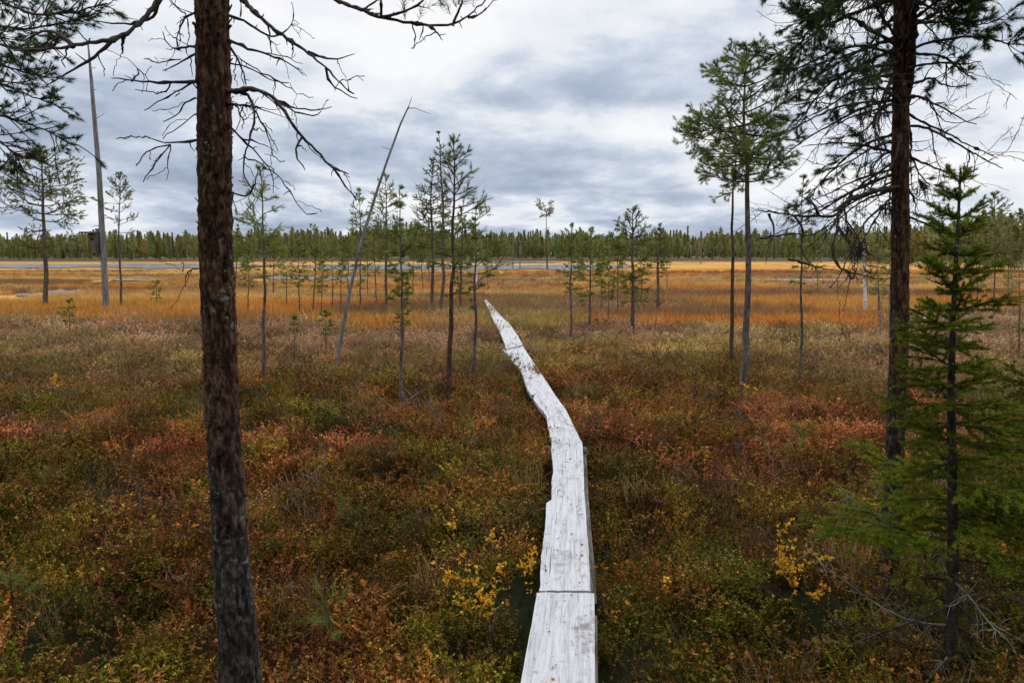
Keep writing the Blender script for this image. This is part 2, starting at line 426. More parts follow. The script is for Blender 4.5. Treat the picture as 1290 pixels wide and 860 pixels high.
for k, (Lp, Rp, z) in enumerate(SECT):
    Lw = np.array([P(*q, z) for q in Lp]); Rw = np.array([P(*q, z) for q in Rp])
    BPOLY.append(np.concatenate([Lw[:, :2], Rw[::-1, :2]]))
    # resample both edges with a little waviness
    def resamp(A, n):
        d = np.concatenate([[0], np.cumsum(np.linalg.norm(np.diff(A, axis=0), axis=1))]); q = np.linspace(0, d[-1], n)
        return np.stack([np.interp(q, d, A[:, i]) for i in range(3)], 1)
    n = 90
    L2 = resamp(Lw, n); R2 = resamp(Rw, n)
    L2[1:-1, 0] += (fbm(L2[1:-1, 1] * 5, k * 3.3, 8) - 0.5) * 0.022 * (1 if k else 0.3)
    R2[1:-1, 0] += (fbm(R2[1:-1, 1] * 4, k * 5.3 + 40, 8) - 0.5) * 0.008
    c0 = (L2[0] + R2[0]) / 2; c1 = (L2[-1] + R2[-1]) / 2
    ang = math.atan2(-(c1 - c0)[0], (c1 - c0)[1])
    root = thing('boardwalk_section', BLAB[k], 'boardwalk', (c0[0], c0[1], 0), 'weathered boards of the boardwalk')
    root.rotation_euler.z = ang
    ca_, sa_ = math.cos(-ang), math.sin(-ang)
    def loc(A):
        q = np.asarray(A, float) - np.array([c0[0], c0[1], 0])
        return np.stack([q[:, 0] * ca_ - q[:, 1] * sa_, q[:, 0] * sa_ + q[:, 1] * ca_, q[:, 2]], 1)
    m_ = 9; G = []
    for i in range(n):
        row = L2[i] + (R2[i] - L2[i]) * np.linspace(0, 1, m_)[:, None]
        row[:, 2] += (fbm(np.full(m_, i * 0.3), np.arange(m_) * 0.9 + k * 20, 4) - 0.5) * 0.010
        row[0, 2] -= 0.004; row[-1, 2] -= 0.004
        G.append(row)
    G = loc(np.concatenate(G)); mb = MB()
    ii = (np.arange(n - 1)[:, None] * m_ + np.arange(m_ - 1)[None]).ravel()
    Bt = G.copy(); Bt[:, 2] -= 0.045
    N = len(G)
    fac = [np.stack([ii, ii + 1, ii + 1 + m_, ii + m_], 1), np.stack([ii + m_, ii + 1 + m_, ii + 1, ii], 1) + N]
    e = np.arange(n - 1) * m_
    fac.append(np.stack([e, e + m_, e + m_ + N, e + N], 1)); e2 = e + m_ - 1
    fac.append(np.stack([e2 + m_, e2, e2 + N, e2 + m_ + N], 1))
    j = np.arange(m_ - 1)
    fac.append(np.stack([j + 1, j, j + N, j + 1 + N], 1)); j2 = j + (n - 1) * m_
    fac.append(np.stack([j2, j2 + 1, j2 + 1 + N, j2 + N], 1))
    mb.add(np.concatenate([G, Bt]), np.concatenate(fac))
    mb.build('deck_board', M['board'], root, smooth=False)
    if k < 2:   # older plank showing along the right side, lower than the deck
        off = np.array([0.0, 0, -0.065]); A = R2[:: 6] + off
        Bq = A + np.array([0.034, 0, -0.008]); mb = MB(); q = len(A)
        if k == 0: Bq[:, 0] -= 0.02
        A = loc(A - np.array([0.08, 0, 0])); Bq = loc(Bq)
        Vv = np.concatenate([A, Bq, A - [0, 0, 0.05], Bq - [0, 0, 0.05]]); i = np.arange(q - 1)
        mb.add(Vv, np.concatenate([np.stack([i, q + i, q + i + 1, i + 1], 1), np.stack([q + i, 3 * q + i, 3 * q + i + 1, q + i + 1], 1), np.stack([i + 1, 2 * q + i + 1, 2 * q + i, i], 1)]))
        tag(mb.build('stringer', M['stringer'], root, smooth=False), 'dark lower plank along the right side')
    for f_ in (0.03, 0.5, 0.96):
        i = int(f_ * (n - 1)); a = L2[i]; b_ = R2[i]; cc = loc([(a + b_) / 2])[0]
        mb = MB(); wdt = np.linalg.norm(b_ - a) + (-0.02 if k < 2 else -0.08)
        mb.tube([[cc[0] - wdt / 2, cc[1], z - 0.105], [cc[0], cc[1] + 0.01, z - 0.105], [cc[0] + wdt / 2, cc[1], z - 0.105]], 0.055, 10)
        mb.build('sleeper', M['stringer'], root)

# ------------------------------------------------------------------ undergrowth templates and scatter
def sprig_leaves(mb, rng, n, R, hgt, ll, lw, tilt=0.6, mat=0, stems=14, lean=0.5):
    """leafy shrub patch: leaves set along thin leaning stems"""
    for s_ in range(stems):
        sr = rng.uniform(0.05, 0.45)
        a = rng.uniform(0, 2 * math.pi); r0 = R * math.sqrt(rng.uniform()) * 0.8
        b = np.array([r0 * math.cos(a), r0 * math.sin(a), -0.03]); h = hgt * rng.uniform(0.55, 1.0)
        top = b + np.array([rng.normal() * lean * h, rng.normal() * lean * h, h])
        midp = (b + top) / 2 + rng.normal(size=3) * 0.022
        pts = np.array([b, midp, top]); mb.tube(pts, [0.0014, 0.0011, 0.0007], 3, mat, sr * 0.5, cap=False)
        k = max(3, n // stems); tt = rng.uniform(0.12, 1.0, k) ** 0.75
        pos = np.where(tt[:, None] < 0.5, b + (midp - b) * tt[:, None] * 2, midp + (top - midp) * (tt[:, None] * 2 - 1))
        az = rng.uniform(0, 2 * math.pi, k); el = rng.normal(0.45, tilt, k)
        D = np.stack([np.cos(az) * np.cos(el), np.sin(az) * np.cos(el), np.sin(el)], 1)
        U = rng.normal(size=(k, 3)); S = np.cross(D, U); S /= np.linalg.norm(S, axis=1, keepdims=True)
        L = (ll * rng.uniform(0.7, 1.25, k))[:, None]; Wd = (lw * rng.uniform(0.7, 1.2, k))[:, None]
        v = np.stack([pos, pos + D * L * 0.5 + S * Wd / 2, pos + D * L, pos + D * L * 0.5 - S * Wd / 2], 1).reshape(-1, 3)
        f = np.arange(k * 4).reshape(-1, 4)
        mb.add(v, f, mat, np.clip(rng.normal(0.5, 0.33, k), 0, 1))


def blades(mb, rng, n, R, hgt, w, lean=0.45):
    a = rng.uniform(0, 2 * math.pi, n); r = R * np.sqrt(rng.uniform(size=n))
    b = np.stack([r * np.cos(a), r * np.sin(a), np.full(n, -0.03)], 1)
    h = hgt * rng.uniform(0.45, 1.0, n)
    az = rng.uniform(0, 2 * math.pi, n); ln = np.abs(rng.normal(0, lean, n)) * h
    D = np.stack([np.cos(az), np.sin(az), np.zeros(n)], 1); S = np.stack([-np.sin(az), np.cos(az), np.zeros(n)], 1)
    z = np.array([0, 0, 1.0])
    p1 = b + D * (ln * 0.3)[:, None] + z * (h * 0.6)[:, None]; p2 = b + D * ln[:, None] + z * h[:, None]
    rn = np.clip(rng.normal(0.5, 0.3, n), 0, 1)
    v = np.stack([b - S * w / 2, b + S * w / 2, p1 + S * w * 0.4, p1 - S * w * 0.4], 1).reshape(-1, 3)
    mb.add(v, np.arange(n * 4).reshape(-1, 4), 0, rn)
    v = np.stack([p1 - S * w * 0.4, p1 + S * w * 0.4, p2], 1).reshape(-1, 3)
    mb.add(v, np.arange(n * 3).reshape(-1, 3), 0, rn)


def broad_leaf(mb, rng, c, r, az, tilt):
    """one lobed cloudberry leaf"""
    k = 15; a = np.linspace(-2.6, 2.6, k); rad = r * (0.80 + 0.20 * np.cos(a * 5 + rng.normal(0, .4))) * (0.8 + 0.2 * np.cos(a)) * rng.uniform(0.85, 1.15, k)
    zc = rng.normal(0, 0.22, k) * r - 0.45 * rad * np.abs(np.sin(a * 2.5))
    loc = np.stack([rad * np.cos(a), rad * np.sin(a), zc], 1); loc = np.concatenate([[[0, 0, 0]], loc])
    ct, st_ = math.cos(tilt), math.sin(tilt); Rx = np.array([[1, 0, 0], [0, ct, -st_], [0, st_, ct]])
    Rz = np.array([[math.cos(az), -math.sin(az), 0], [math.sin(az), math.cos(az), 0], [0, 0, 1]])
    j = np.arange(1, k)
    mb.add(loc @ Rx.T @ Rz.T + c, np.stack([np.zeros(k - 1, int), j, j + 1], 1), 0, np.clip(rng.normal(0.5, 0.3), 0, 1))


def crooked(rng, p, d, L, n, crook, up=0.0):
    pts = [np.asarray(p, float)]; d = nrm(d)
    for i in range(n):
        d = nrm(d + rng.normal(size=3) * crook + np.array([0, 0, up])); pts.append(pts[-1] + d * L / n)
    return np.array(pts), d


TEMPL = bpy.data.collections.new('undergrowth_kinds')
KINDS = []
def add_templ(mb, name):
    o = bpy.data.objects.new('%s.%03d' % (name, len(KINDS)), mb.mesh(name, M['inst_leaf'], False))
    o.name = 'plant_patch.%03d' % len(KINDS)
    TEMPL.objects.link(o); KINDS.append(o)


rg = np.random.default_rng(5)
for i in range(4):      # 0-3 berry shrub
    mb = MB(); sprig_leaves(mb, rg, 430, 0.16, 0.19, 0.0165, 0.0115, stems=20); add_templ(mb, 'a')
for i in range(4):      # 4-7 heather / crowberry
    mb = MB(); sprig_leaves(mb, rg, 900, 0.15, 0.19, 0.0115, 0.0042, 0.55, stems=24, lean=0.45); add_templ(mb, 'a')
for i in range(2):      # 8-9 marsh tea
    mb = MB(); sprig_leaves(mb, rg, 210, 0.12, 0.27, 0.028, 0.0075, 0.5, stems=10, lean=0.3); add_templ(mb, 'a')
for i in range(2):      # 10-11 grass tuft
    mb = MB(); blades(mb, rg, 46, 0.09, 0.34, 0.0035); add_templ(mb, 'a')
for i in range(3):      # 12-14 cloudberry leaves
    mb = MB()
    for q in range(5):
        a = rg.uniform(0, 6.28); r = rg.uniform(0.02, 0.16); c = np.array([r * math.cos(a), r * math.sin(a), rg.uniform(0.12, 0.21)])
        broad_leaf(mb, rg, c, rg.uniform(0.014, 0.036), rg.uniform(0, 6.28), rg.normal(0, 0.8))
        mb.tube([[c[0] * .6, c[1] * .6, -.02], c], [0.0015, 0.001], 3, 0, 0.1, False)
    add_templ(mb, 'a')
for i in range(2):      # 15-16 dead twigs
    mb = MB()
    for q in range(7):
        p0 = np.array([*rg.normal(0, 0.05, 2), 0]); pts, d = crooked(rg, p0, [rg.normal() * .5, rg.normal() * .5, 1], rg.uniform(0.2, 0.42), 5, 0.22)
        mb.tube(pts, np.linspace(0.003, 0.001, 6), 3, 0, rg.uniform(0.2, 0.9))
        for w_ in range(2):
            k = rg.integers(2, 5); p2, d2 = crooked(rg, pts[k], rg.normal(size=3) + [0, 0, .6], rg.uniform(.06, .14), 3, 0.25)
            mb.tube(p2, np.linspace(0.0016, 0.0008, 4), 3, 0, rg.uniform(0.3, 0.9))
    add_templ(mb, 'a')
for i in range(3):      # 17-19 sedge, coarser, for the fen
    mb = MB(); blades(mb, rg, 70, 0.34, 0.42, 0.011, 0.5); add_templ(mb, 'a')
for i in range(2):      # 20-21 coarse heather mound for the middle distance
    mb = MB(); sprig_leaves(mb, rg, 620, 0.26, 0.24, 0.024, 0.010, 0.6, stems=30, lean=0.5); add_templ(mb, 'a')


LITTER0 = len(KINDS)
for i in range(4):      # fallen leaves and bits of twig for the boards
    mb = MB()
    if i < 3: broad_leaf(mb, rg, np.array([0, 0, .006]), (.010, .013, .008)[i], 0, rg.normal(0, .25))
    else: mb.tube([[-.03, 0, .003], [0, .004, .004], [.035, -.003, .003]], [.0014, .0016, .001], 3)
    add_templ(mb, 'a')


def in_poly(x, y, poly):
    c = np.zeros(len(x), bool); j = len(poly) - 1
    for i in range(len(poly)):
        xi, yi = poly[i]; xj, yj = poly[j]
        with np.errstate(divide='ignore', invalid='ignore'):
            q = ((yi > y) != (yj > y)) & (x < (xj - xi) * (y - yi) / (yj - yi) + xi)
        c ^= q; j = i
    return c


def on_board(x, y, grow=0.05):
    c = np.zeros(len(x), bool)
    for k, pl in enumerate(BPOLY):
        for dx, dy in ((0, 0), (grow, 0), (-grow, 0), (0, grow), (0, -grow), (grow * 1.6, 0)): c |= in_poly(x + dx, y + dy, pl)
    return c


def scatter(name, label, cat, y0, y1, dens, kinds, scale, colour, wfn=None, grow=0.06, side=0.86, sink=0.0):
    area = (y1 - y0) * (side * (y0 + y1) + 4.0); n = int(area * dens)
    if dens * (y1 - y0) == 0: return
    y = np.sqrt(RNG.uniform(y0 * y0, y1 * y1, n)) if y0 > 0 else RNG.uniform(y0, y1, n)
    x = RNG.uniform(-1, 1, n) * (side * np.maximum(y, 0) + 2.0)
    keep = ~on_board(x, y, grow)
    if wfn is not None: keep &= RNG.uniform(size=n) < wfn(x, y)
    x = x[keep]; y = y[keep]; n = len(x)
    z = gh(x, y) - sink
    ks = np.array([k for k, w in kinds for k in ([k] if np.isscalar(k) else k)])
    ws = np.array([w / (1 if np.isscalar(k) else len(k)) for k, w in kinds for _ in ([k] if np.isscalar(k) else k)])
    idx = RNG.choice(ks, n, p=ws / ws.sum())
    c0, c1 = colour(x, y, idx)
    return dict(p=np.stack([x, y, z], 1), idx=idx, s=RNG.uniform(*scale, n), c0=c0, c1=c1, name=name, label=label, cat=cat)


def gn_group():
    g = bpy.data.node_groups.new('scatter_plants', 'GeometryNodeTree')
    g.interface.new_socket('Geometry', in_out='INPUT', socket_type='NodeSocketGeometry')
    g.interface.new_socket('Geometry', in_out='OUTPUT', socket_type='NodeSocketGeometry')
    N = g.nodes; L = g.links
    gi = N.new('NodeGroupInput'); go = N.new('NodeGroupOutput')
    ci = N.new('GeometryNodeCollectionInfo'); ci.inputs[0].default_value = TEMPL; ci.inputs['Separate Children'].default_value = True; ci.inputs['Reset Children'].default_value = True
    ip = N.new('GeometryNodeInstanceOnPoints'); ip.inputs['Pick Instance'].default_value = True
    def attr(nm, dt):
        a = N.new('GeometryNodeInputNamedAttribute'); a.data_type = dt; a.inputs[0].default_value = nm; return a.outputs[0]
    L.new(gi.outputs[0], ip.inputs['Points']); L.new(ci.outputs[0], ip.inputs['Instance'])
    L.new(attr('idx', 'INT'), ip.inputs['Instance Index'])
    L.new(attr('rot', 'FLOAT_VECTOR'), ip.inputs['Rotation'])
    L.new(attr('scl', 'FLOAT_VECTOR'), ip.inputs['Scale'])
    L.new(ip.outputs[0], go.inputs[0])
    return g


GN = gn_group()


def scatter_object(lst, name, label, cat):
    lst = [q for q in lst if q]
    cat_ = lambda k: np.concatenate([q[k] for q in lst])
    p = cat_('p'); n = len(p); s = cat_('s')
    me = bpy.data.meshes.new(name); me.vertices.add(n); me.vertices.foreach_set('co', p.astype(np.float32).ravel())
    def put(nm, typ, arr, key):
        a = me.attributes.new(nm, typ, 'POINT'); a.data.foreach_set(key, arr.ravel())
    put('idx', 'INT', cat_('idx').astype(np.int32), 'value')
    put('rot', 'FLOAT_VECTOR', np.stack([RNG.normal(0, .10, n), RNG.normal(0, .10, n), RNG.uniform(0, 6.28, n)], 1).astype(np.float32), 'vector')
    put('scl', 'FLOAT_VECTOR', np.stack([s, s, s * RNG.uniform(.8, 1.2, n)], 1).astype(np.float32), 'vector')
    one = np.ones((n, 1))
    put('c0', 'FLOAT_COLOR', np.concatenate([cat_('c0'), one], 1).astype(np.float32), 'color')
    put('c1', 'FLOAT_COLOR', np.concatenate([cat_('c1'), one], 1).astype(np.float32), 'color')
    o = bpy.data.objects.new(name, me); COL.objects.link(o)
    md = o.modifiers.new('scatter', 'NODES'); md.node_group = GN
    tag(o, label, cat, kind='stuff'); return o


def jitter(c, a=0.25):
    return np.clip(c * (1 + RNG.normal(0, a, (len(c), 1))) * (1 + RNG.normal(0, a * .3, c.shape)), 0.004, 0.9)


PAL_GREEN = np.array([(0.052, 0.070, 0.007), (0.120, 0.122, 0.010), (0.175, 0.140, 0.014), (0.085, 0.058, 0.012)])
PAL_RUST = np.array([(0.165, 0.062, 0.020), (0.235, 0.098, 0.024), (0.125, 0.054, 0.022), (0.28, 0.145, 0.030)])


def col_heath(x, y, idx):
    n = len(x); base = heath_col(x, y)
    pn = sstep(0.40, 0.62, fbm(x * 1.1, y * 1.1, 51, 4)); rust = RNG.uniform(size=n) < 0.20 + 0.60 * pn
    c = np.where(rust[:, None], PAL_RUST[RNG.integers(0, 4, n)], PAL_GREEN[RNG.integers(0, 4, n)]); kin = fbm(x * 2.2 + 7, y * 2.2, 97, 2)
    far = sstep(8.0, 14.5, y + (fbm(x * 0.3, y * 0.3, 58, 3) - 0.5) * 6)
    c = lerp(c * np.array((0.57, 0.52, 0.46)), base, 0.12 + 0.60 * far)  # near leaf colours darkened to imitate a shaded foreground, less so with distance
    red = np.exp(-((y - 7.4) / 1.6) ** 2) * sstep(0.42, 0.62, fbm(x * 0.45, y * 0.9, 71, 3)) * (RNG.uniform(size=n) < 0.5)
    c = lerp(c, (0.27, 0.080, 0.042), red * 0.7)
    fine = fbm(x * 3.1, y * 3.1, 91, 2)                                # neighbouring bushes differ
    c = jitter(c * (0.62 + 0.85 * sstep(0.3, 0.7, fine))[:, None], 0.28)
    c1 = jitter(lerp(c * 2.9, np.array((0.30, 0.14, 0.028)), np.full(n, 0.16) * (1 - 0.6 * far)), 0.15)
    grass = (idx == 10) | (idx == 11); c[grass] = jitter(np.tile((0.16, 0.12, 0.055), (grass.sum(), 1)), .3); c1[grass] = c[grass] * 1.5
    cb = (idx >= 12) & (idx <= 14); k = cb.sum()
    pal = np.array([(0.120, 0.050, 0.022), (0.19, 0.075, 0.022), (0.30, 0.115, 0.015), (0.085, 0.040, 0.024)])
    c[cb] = jitter(pal[RNG.integers(0, 4, k)], .2); c1[cb] = c[cb] * 1.4
    tw = (idx == 15) | (idx == 16); c[tw] = jitter(np.tile((0.09, 0.075, 0.06), (tw.sum(), 1)), .3); c1[tw] = c[tw] * 1.9
    return c, c1


def col_sedge(x, y, idx):
    c = jitter(sedge_col(x, y), 0.16); return c * 0.85, np.clip(c * 1.25 + 0.03, 0, .8)


def sedge_wp(x, y):
    w = sedge_w(x, y)
    for q in POOLS: w = np.where(in_poly(x, y, q) | in_poly(x, y + 1.2, q) | in_poly(x, y + 2.6, q) | in_poly(x, y + 4.2, q), 0, w)      # nothing grows in the pools, short growth before them
    return w


gap_w = lambda x, y: 0.55 + 0.45 * sstep(0.34, 0.52, fbm(x * 1.6, y * 1.6, 101, 3))     # wet hollows stay open
heath_w = lambda x, y: 1 - sedge_w(x, y)
S = []
near_k = [((0, 1, 2, 3), 0.60), ((4, 5, 6, 7), 0.22), ((8, 9), 0.08), ((10, 11), 0.008), ((12, 13, 14), 0.085), ((15, 16), 0.03)]
nea2_k = [((0, 1, 2, 3), 0.58), ((4, 5, 6, 7), 0.28), ((8, 9), 0.07), ((10, 11), 0.02), ((12, 13, 14), 0.006), ((15, 16), 0.03)]
mid_k = [((0, 1, 2, 3), 0.30), ((4, 5, 6, 7), 0.22), ((20, 21), 0.40), ((10, 11), 0.04), ((15, 16), 0.05)]
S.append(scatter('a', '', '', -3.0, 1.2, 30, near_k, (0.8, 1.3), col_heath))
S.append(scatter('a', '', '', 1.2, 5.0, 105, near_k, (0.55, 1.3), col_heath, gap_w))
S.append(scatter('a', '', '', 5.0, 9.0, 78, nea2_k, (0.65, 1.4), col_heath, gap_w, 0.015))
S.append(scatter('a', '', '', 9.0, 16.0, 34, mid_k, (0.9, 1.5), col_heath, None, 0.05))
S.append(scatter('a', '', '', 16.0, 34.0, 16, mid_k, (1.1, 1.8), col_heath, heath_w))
clump_w = lambda x, y: sstep(0.57, 0.66, fbm(x * 0.16, y * 0.30, 113, 3)) * sedge_wp(x, y)
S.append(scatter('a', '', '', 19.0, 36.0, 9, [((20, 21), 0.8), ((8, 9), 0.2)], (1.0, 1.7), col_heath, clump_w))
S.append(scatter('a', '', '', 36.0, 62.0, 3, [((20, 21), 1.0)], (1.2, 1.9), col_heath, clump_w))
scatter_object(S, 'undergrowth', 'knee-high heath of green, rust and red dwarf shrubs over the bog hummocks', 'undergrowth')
S = [scatter('a', '', '', 15.0, 34.0, 14, [((17, 18, 19), 1.0)], (0.7, 1.15), col_sedge, sedge_wp),
     scatter('a', '', '', 34.0, 62.0, 6, [((17, 18, 19), 1.0)], (0.55, 0.85), col_sedge, sedge_wp),
     scatter('a', '', '', 62.0, 86.0, 2.0, [((17, 18, 19), 1.0)], (0.5, 0.8), col_sedge, sedge_wp)]
scatter_object(S, 'sedge_grass', 'orange and straw coloured autumn sedge over the open fen', 'sedge')

# leaf litter lying on the boards
lx = []; 
for k in range(4):
    pl = BPOLY[k]; z = SECT[k][2]; m_ = (34, 46, 30, 8)[k]; y = RNG.uniform(max(1.6, pl[:, 1].min()), pl[:, 1].max(), m_ * 4); x = RNG.uniform(pl[:, 0].min(), pl[:, 0].max(), m_ * 4)
    ok = in_poly(x, y, pl) & in_poly(x + .03, y, pl) & in_poly(x - .03, y, pl); x = x[ok][:m_]; y = y[ok][:m_]; lx.append(np.stack([x, y, np.full(len(x), z + .004)], 1))
p = np.concatenate(lx); n = len(p); c = np.array([(.16, .07, .03), (.10, .055, .03), (.35, .18, .03), (.06, .045, .03)])[RNG.integers(0, 4, n)]
scatter_object([dict(p=p, idx=LITTER0 + RNG.integers(0, 4, n), s=RNG.uniform(.45, 1.05, n), c0=c, c1=c * 1.5)], 'leaf_litter', 'small fallen leaves and twig bits lying on the boardwalk', 'litter')

# ------------------------------------------------------------------ trees: shared growing code
def perp(d, rng):
    v = np.cross(d, rng.normal(size=3)); return nrm(v)


def tufts(mb, P0, D0, L, n, nl, w, mat, rng, a0=20, a1=60):
    """needle brushes round the shoots that end at P0 pointing along D0"""
    P0 = np.asarray(P0, float); D0 = np.asarray(D0, float); m = len(P0)
    if not m: return
    L = np.broadcast_to(np.asarray(L, float), (m,))
    D0 = D0 / np.maximum(np.linalg.norm(D0, axis=1, keepdims=True), 1e-9)
    D = np.repeat(D0, n, 0); Pq = np.repeat(P0, n, 0); k = m * n
    tq = rng.uniform(0, 1, k); base = Pq - D * (tq * np.repeat(L, n))[:, None]
    r = rng.normal(size=(k, 3)); r -= D * (r * D).sum(1, keepdims=True); r /= np.maximum(np.linalg.norm(r, axis=1, keepdims=True), 1e-6)
    A = np.radians(rng.uniform(a0, a1, k))[:, None] * (0.35 + 0.65 * np.minimum(1, tq * 3))[:, None]
    dr = D * np.cos(A) + r * np.sin(A)
    tip = base + dr * (nl * rng.uniform(0.7, 1.1, k))[:, None]
    S = np.cross(dr, rng.normal(size=(k, 3))); S /= np.maximum(np.linalg.norm(S, axis=1, keepdims=True), 1e-6); S *= w / 2
    v = np.stack([base - S, base + S, tip], 1).reshape(-1, 3)
    tr = np.repeat(rng.uniform(0, 0.75, m), n)
    mb.add(v, np.arange(k * 3).reshape(-1, 3), mat, np.clip(tr + rng.uniform(0, 0.25, k), 0, 1))


def trunk_mesh(pts, rad, n=10, rough=0.0, flare=0.0, seed=0.0, rings=None):
    pts = np.asarray(pts, float); rad = np.asarray(rad, float)
    if rings:
        d = np.concatenate([[0], np.cumsum(np.linalg.norm(np.diff(pts, axis=0), axis=1))]); q = np.linspace(0, d[-1], rings)
        pts = np.stack([np.interp(q, d, pts[:, i]) for i in range(3)], 1); rad = np.interp(q, d, rad)
    z = pts[:, 2] - pts[0, 2]
    rad = rad * (1 + flare * np.exp(-np.maximum(z, 0) / 0.22))
    mb = MB(); mb.tube(pts, rad, n)
    if rough:
        V = mb.v[0]; c = np.repeat(pts, n, 0); r = np.repeat(rad, n); o = V - c
        ang = np.arctan2(o[:, 1], o[:, 0]); k = np.empty(len(V)); cell = np.empty(len(V)); lowf = np.empty(len(V))
        for i in range(len(V)):
            p = Vector((math.cos(ang[i]) * 1.9 + seed, math.sin(ang[i]) * 1.9, V[i, 2] * 6.5))
            w_ = mnoise.noise_vector(p * 1.3) * 0.55
            dd, pp_ = mnoise.voronoi(p + w_); f = min((dd[1] - dd[0]) * 2.6, 1.0)
            q_ = p * 2.6 + w_; d2, _p = mnoise.voronoi(q_); f2 = min((d2[1] - d2[0]) * 2.0, 1.0)
            cell[i] = (math.sin(pp_[0].x * 127.1 + pp_[0].y * 311.7 + pp_[0].z * 74.7) * 43758.5) % 1.0
            k[i] = f * 0.45 + f2 * 0.25 + 0.30 * cell[i] + 0.35 * mnoise.fractal(p * 3.3, 1.0, 2.0, 4)
            lowf[i] = mnoise.noise(Vector((math.cos(ang[i]) * .8, math.sin(ang[i]) * .8 + seed, V[i, 2] * 1.6)))
        mb.v[0] = c + o * (1 + rough * (k - 0.5) + 0.05 * lowf * min(1, rough * 8))[:, None]
        m_ = len(pts); kk = np.clip(k.reshape(m_, n), 0, 1.2) / 1.2
        mb.r[4][0] = ((kk[:-1] + np.roll(kk[:-1], -1, 1) + kk[1:] + np.roll(kk[1:], -1, 1)) / 4).ravel()
    return mb


def live_branch(mb, rng, p, d, L, r, o, lev=0):
    """pine branch: wood tube(s) in slot 0, needle brushes in slot 1"""
    n = max(3, int(L / o['seg']) + 2)
    pts, dd = crooked(rng, p, d, L, n, o['crook'], o['up'])
    mb.tube(pts, np.linspace(r, max(r * 0.35, o['rmin']), n + 1), 5 if r > 0.006 else 3, 0, rng.uniform())
    LF = min(o.get('fol', .16), L * o.get('ff', .7)) * rng.uniform(.75, 1.1); st_ = L / n; kf = max(1, int(round(LF / o['sh'])))
    for i in range(kf):                                            # brushes set one behind the other along the leafy end
        u = max(0.0, (L - i * LF / kf) / st_); j = min(n - 1, int(u)); fr = min(1.0, u - j)
        o['tips'].append((pts[j] + (pts[j + 1] - pts[j]) * fr, pts[j + 1] - pts[j], LF / kf * 1.05))
    if lev < o['lev']:
        k = int(round(L * o['sub'] * rng.uniform(0.8, 1.25))) + o.get('k0', 1) * (lev == 0)
        for i in range(k):
            f = o['bare'] + (1 - o['bare']) * rng.uniform() ** 0.8 if lev == 0 else rng.uniform(0.25, 1)
            j = min(n - 1, int(f * n)); ax = nrm(pts[j + 1] - pts[j]); q = pts[j] + (pts[j + 1] - pts[j]) * rng.uniform()
            side = perp(ax, rng); side[2] *= 0.5; a = math.radians(rng.uniform(30, 65))
            live_branch(mb, rng, q, ax * math.cos(a) + nrm(side) * math.sin(a), L * o['ratio'] * rng.uniform(0.6, 1.15) * (1.1 - 0.45 * f), r * 0.5, o, lev + 1)


def finish_needles(mb, rng, o, live=1.0):
    t_ = [q for q in o['tips'] if rng.uniform() < live]
    if t_: tufts(mb, [q[0] for q in t_], [q[1] for q in t_], [q[2] for q in t_], o['nn'], o['nl'], o['w'], 1, rng, o.get('a0', 20), o.get('a1', 60))


def dead_branch(mb, rng, pts, r0, r1, twig=1.0, droop=-0.06, lev=1, tl=(0.06, 0.3)):
    """crooked bare branch along given points, with side twigs"""
    pts = np.asarray(pts, float)
    d = np.concatenate([[0], np.cumsum(np.linalg.norm(np.diff(pts, axis=0), axis=1))]); Lg = d[-1]
    n = int(np.clip(Lg / 0.022, 9, 60)); q = np.linspace(0, Lg, n)
    pp = np.stack([np.interp(q, d, pts[:, i]) for i in range(3)], 1)
    # round the corners, then roughen
    for _ in range(5): pp[1:-1] = (pp[:-2] + 2 * pp[1:-1] + pp[2:]) / 4
    pp[1:] += rng.normal(0, 0.0018, (n - 1, 3)) * (1 + .4 * (r0 < 0.004))
    rr = np.linspace(r0, r1, n) * (1 + rng.normal(0, 0.09, n)); 
    for i in rng.integers(0, n, max(1, n // 7)): rr[i] *= 1.5
    mb.tube(pp, rr, 6 if r0 > 0.006 else 4, 0, rng.uniform())
    for i in range(int(Lg * 9 * twig)):                       # stubs and spurs
        j = rng.integers(1, n - 1); ax = nrm(pp[j + 1] - pp[j]) if j + 1 < n else nrm(pp[j] - pp[j - 1])
        p2, _ = crooked(rng, pp[j], ax * rng.uniform(0, .6) + perp(ax, rng), rng.uniform(0.012, 0.045), 2, 0.3)
        mb.tube(p2, np.linspace(min(rr[j] * .7, .0035), 0.0011, 3), 3, 0, rng.uniform())
    if lev > 0:
        for i in range(int(Lg * 5.0 * twig) + 1):
            j = rng.integers(max(1, n // 6), n - 1); ax = nrm(pp[j] - pp[j - 1])
            p2, _ = crooked(rng, pp[j], ax * rng.uniform(.3, 1) + perp(ax, rng), rng.uniform(*tl), 6, 0.24, droop)
            dead_branch(mb, rng, p2, min(rr[j] * 0.55, 0.0042), 0.0012, twig * 0.8, droop, lev - 1, (tl[0] * .5, tl[1] * .5))


def px_line(pts, depths):
    """pixel points with their own distance each -> world points"""
    n = len(pts); dep = np.interp(np.linspace(0, 1, n), np.linspace(0, 1, len(depths)), depths)
    return np.array([PD(a, b, c) for (a, b), c in zip(pts, dep)])


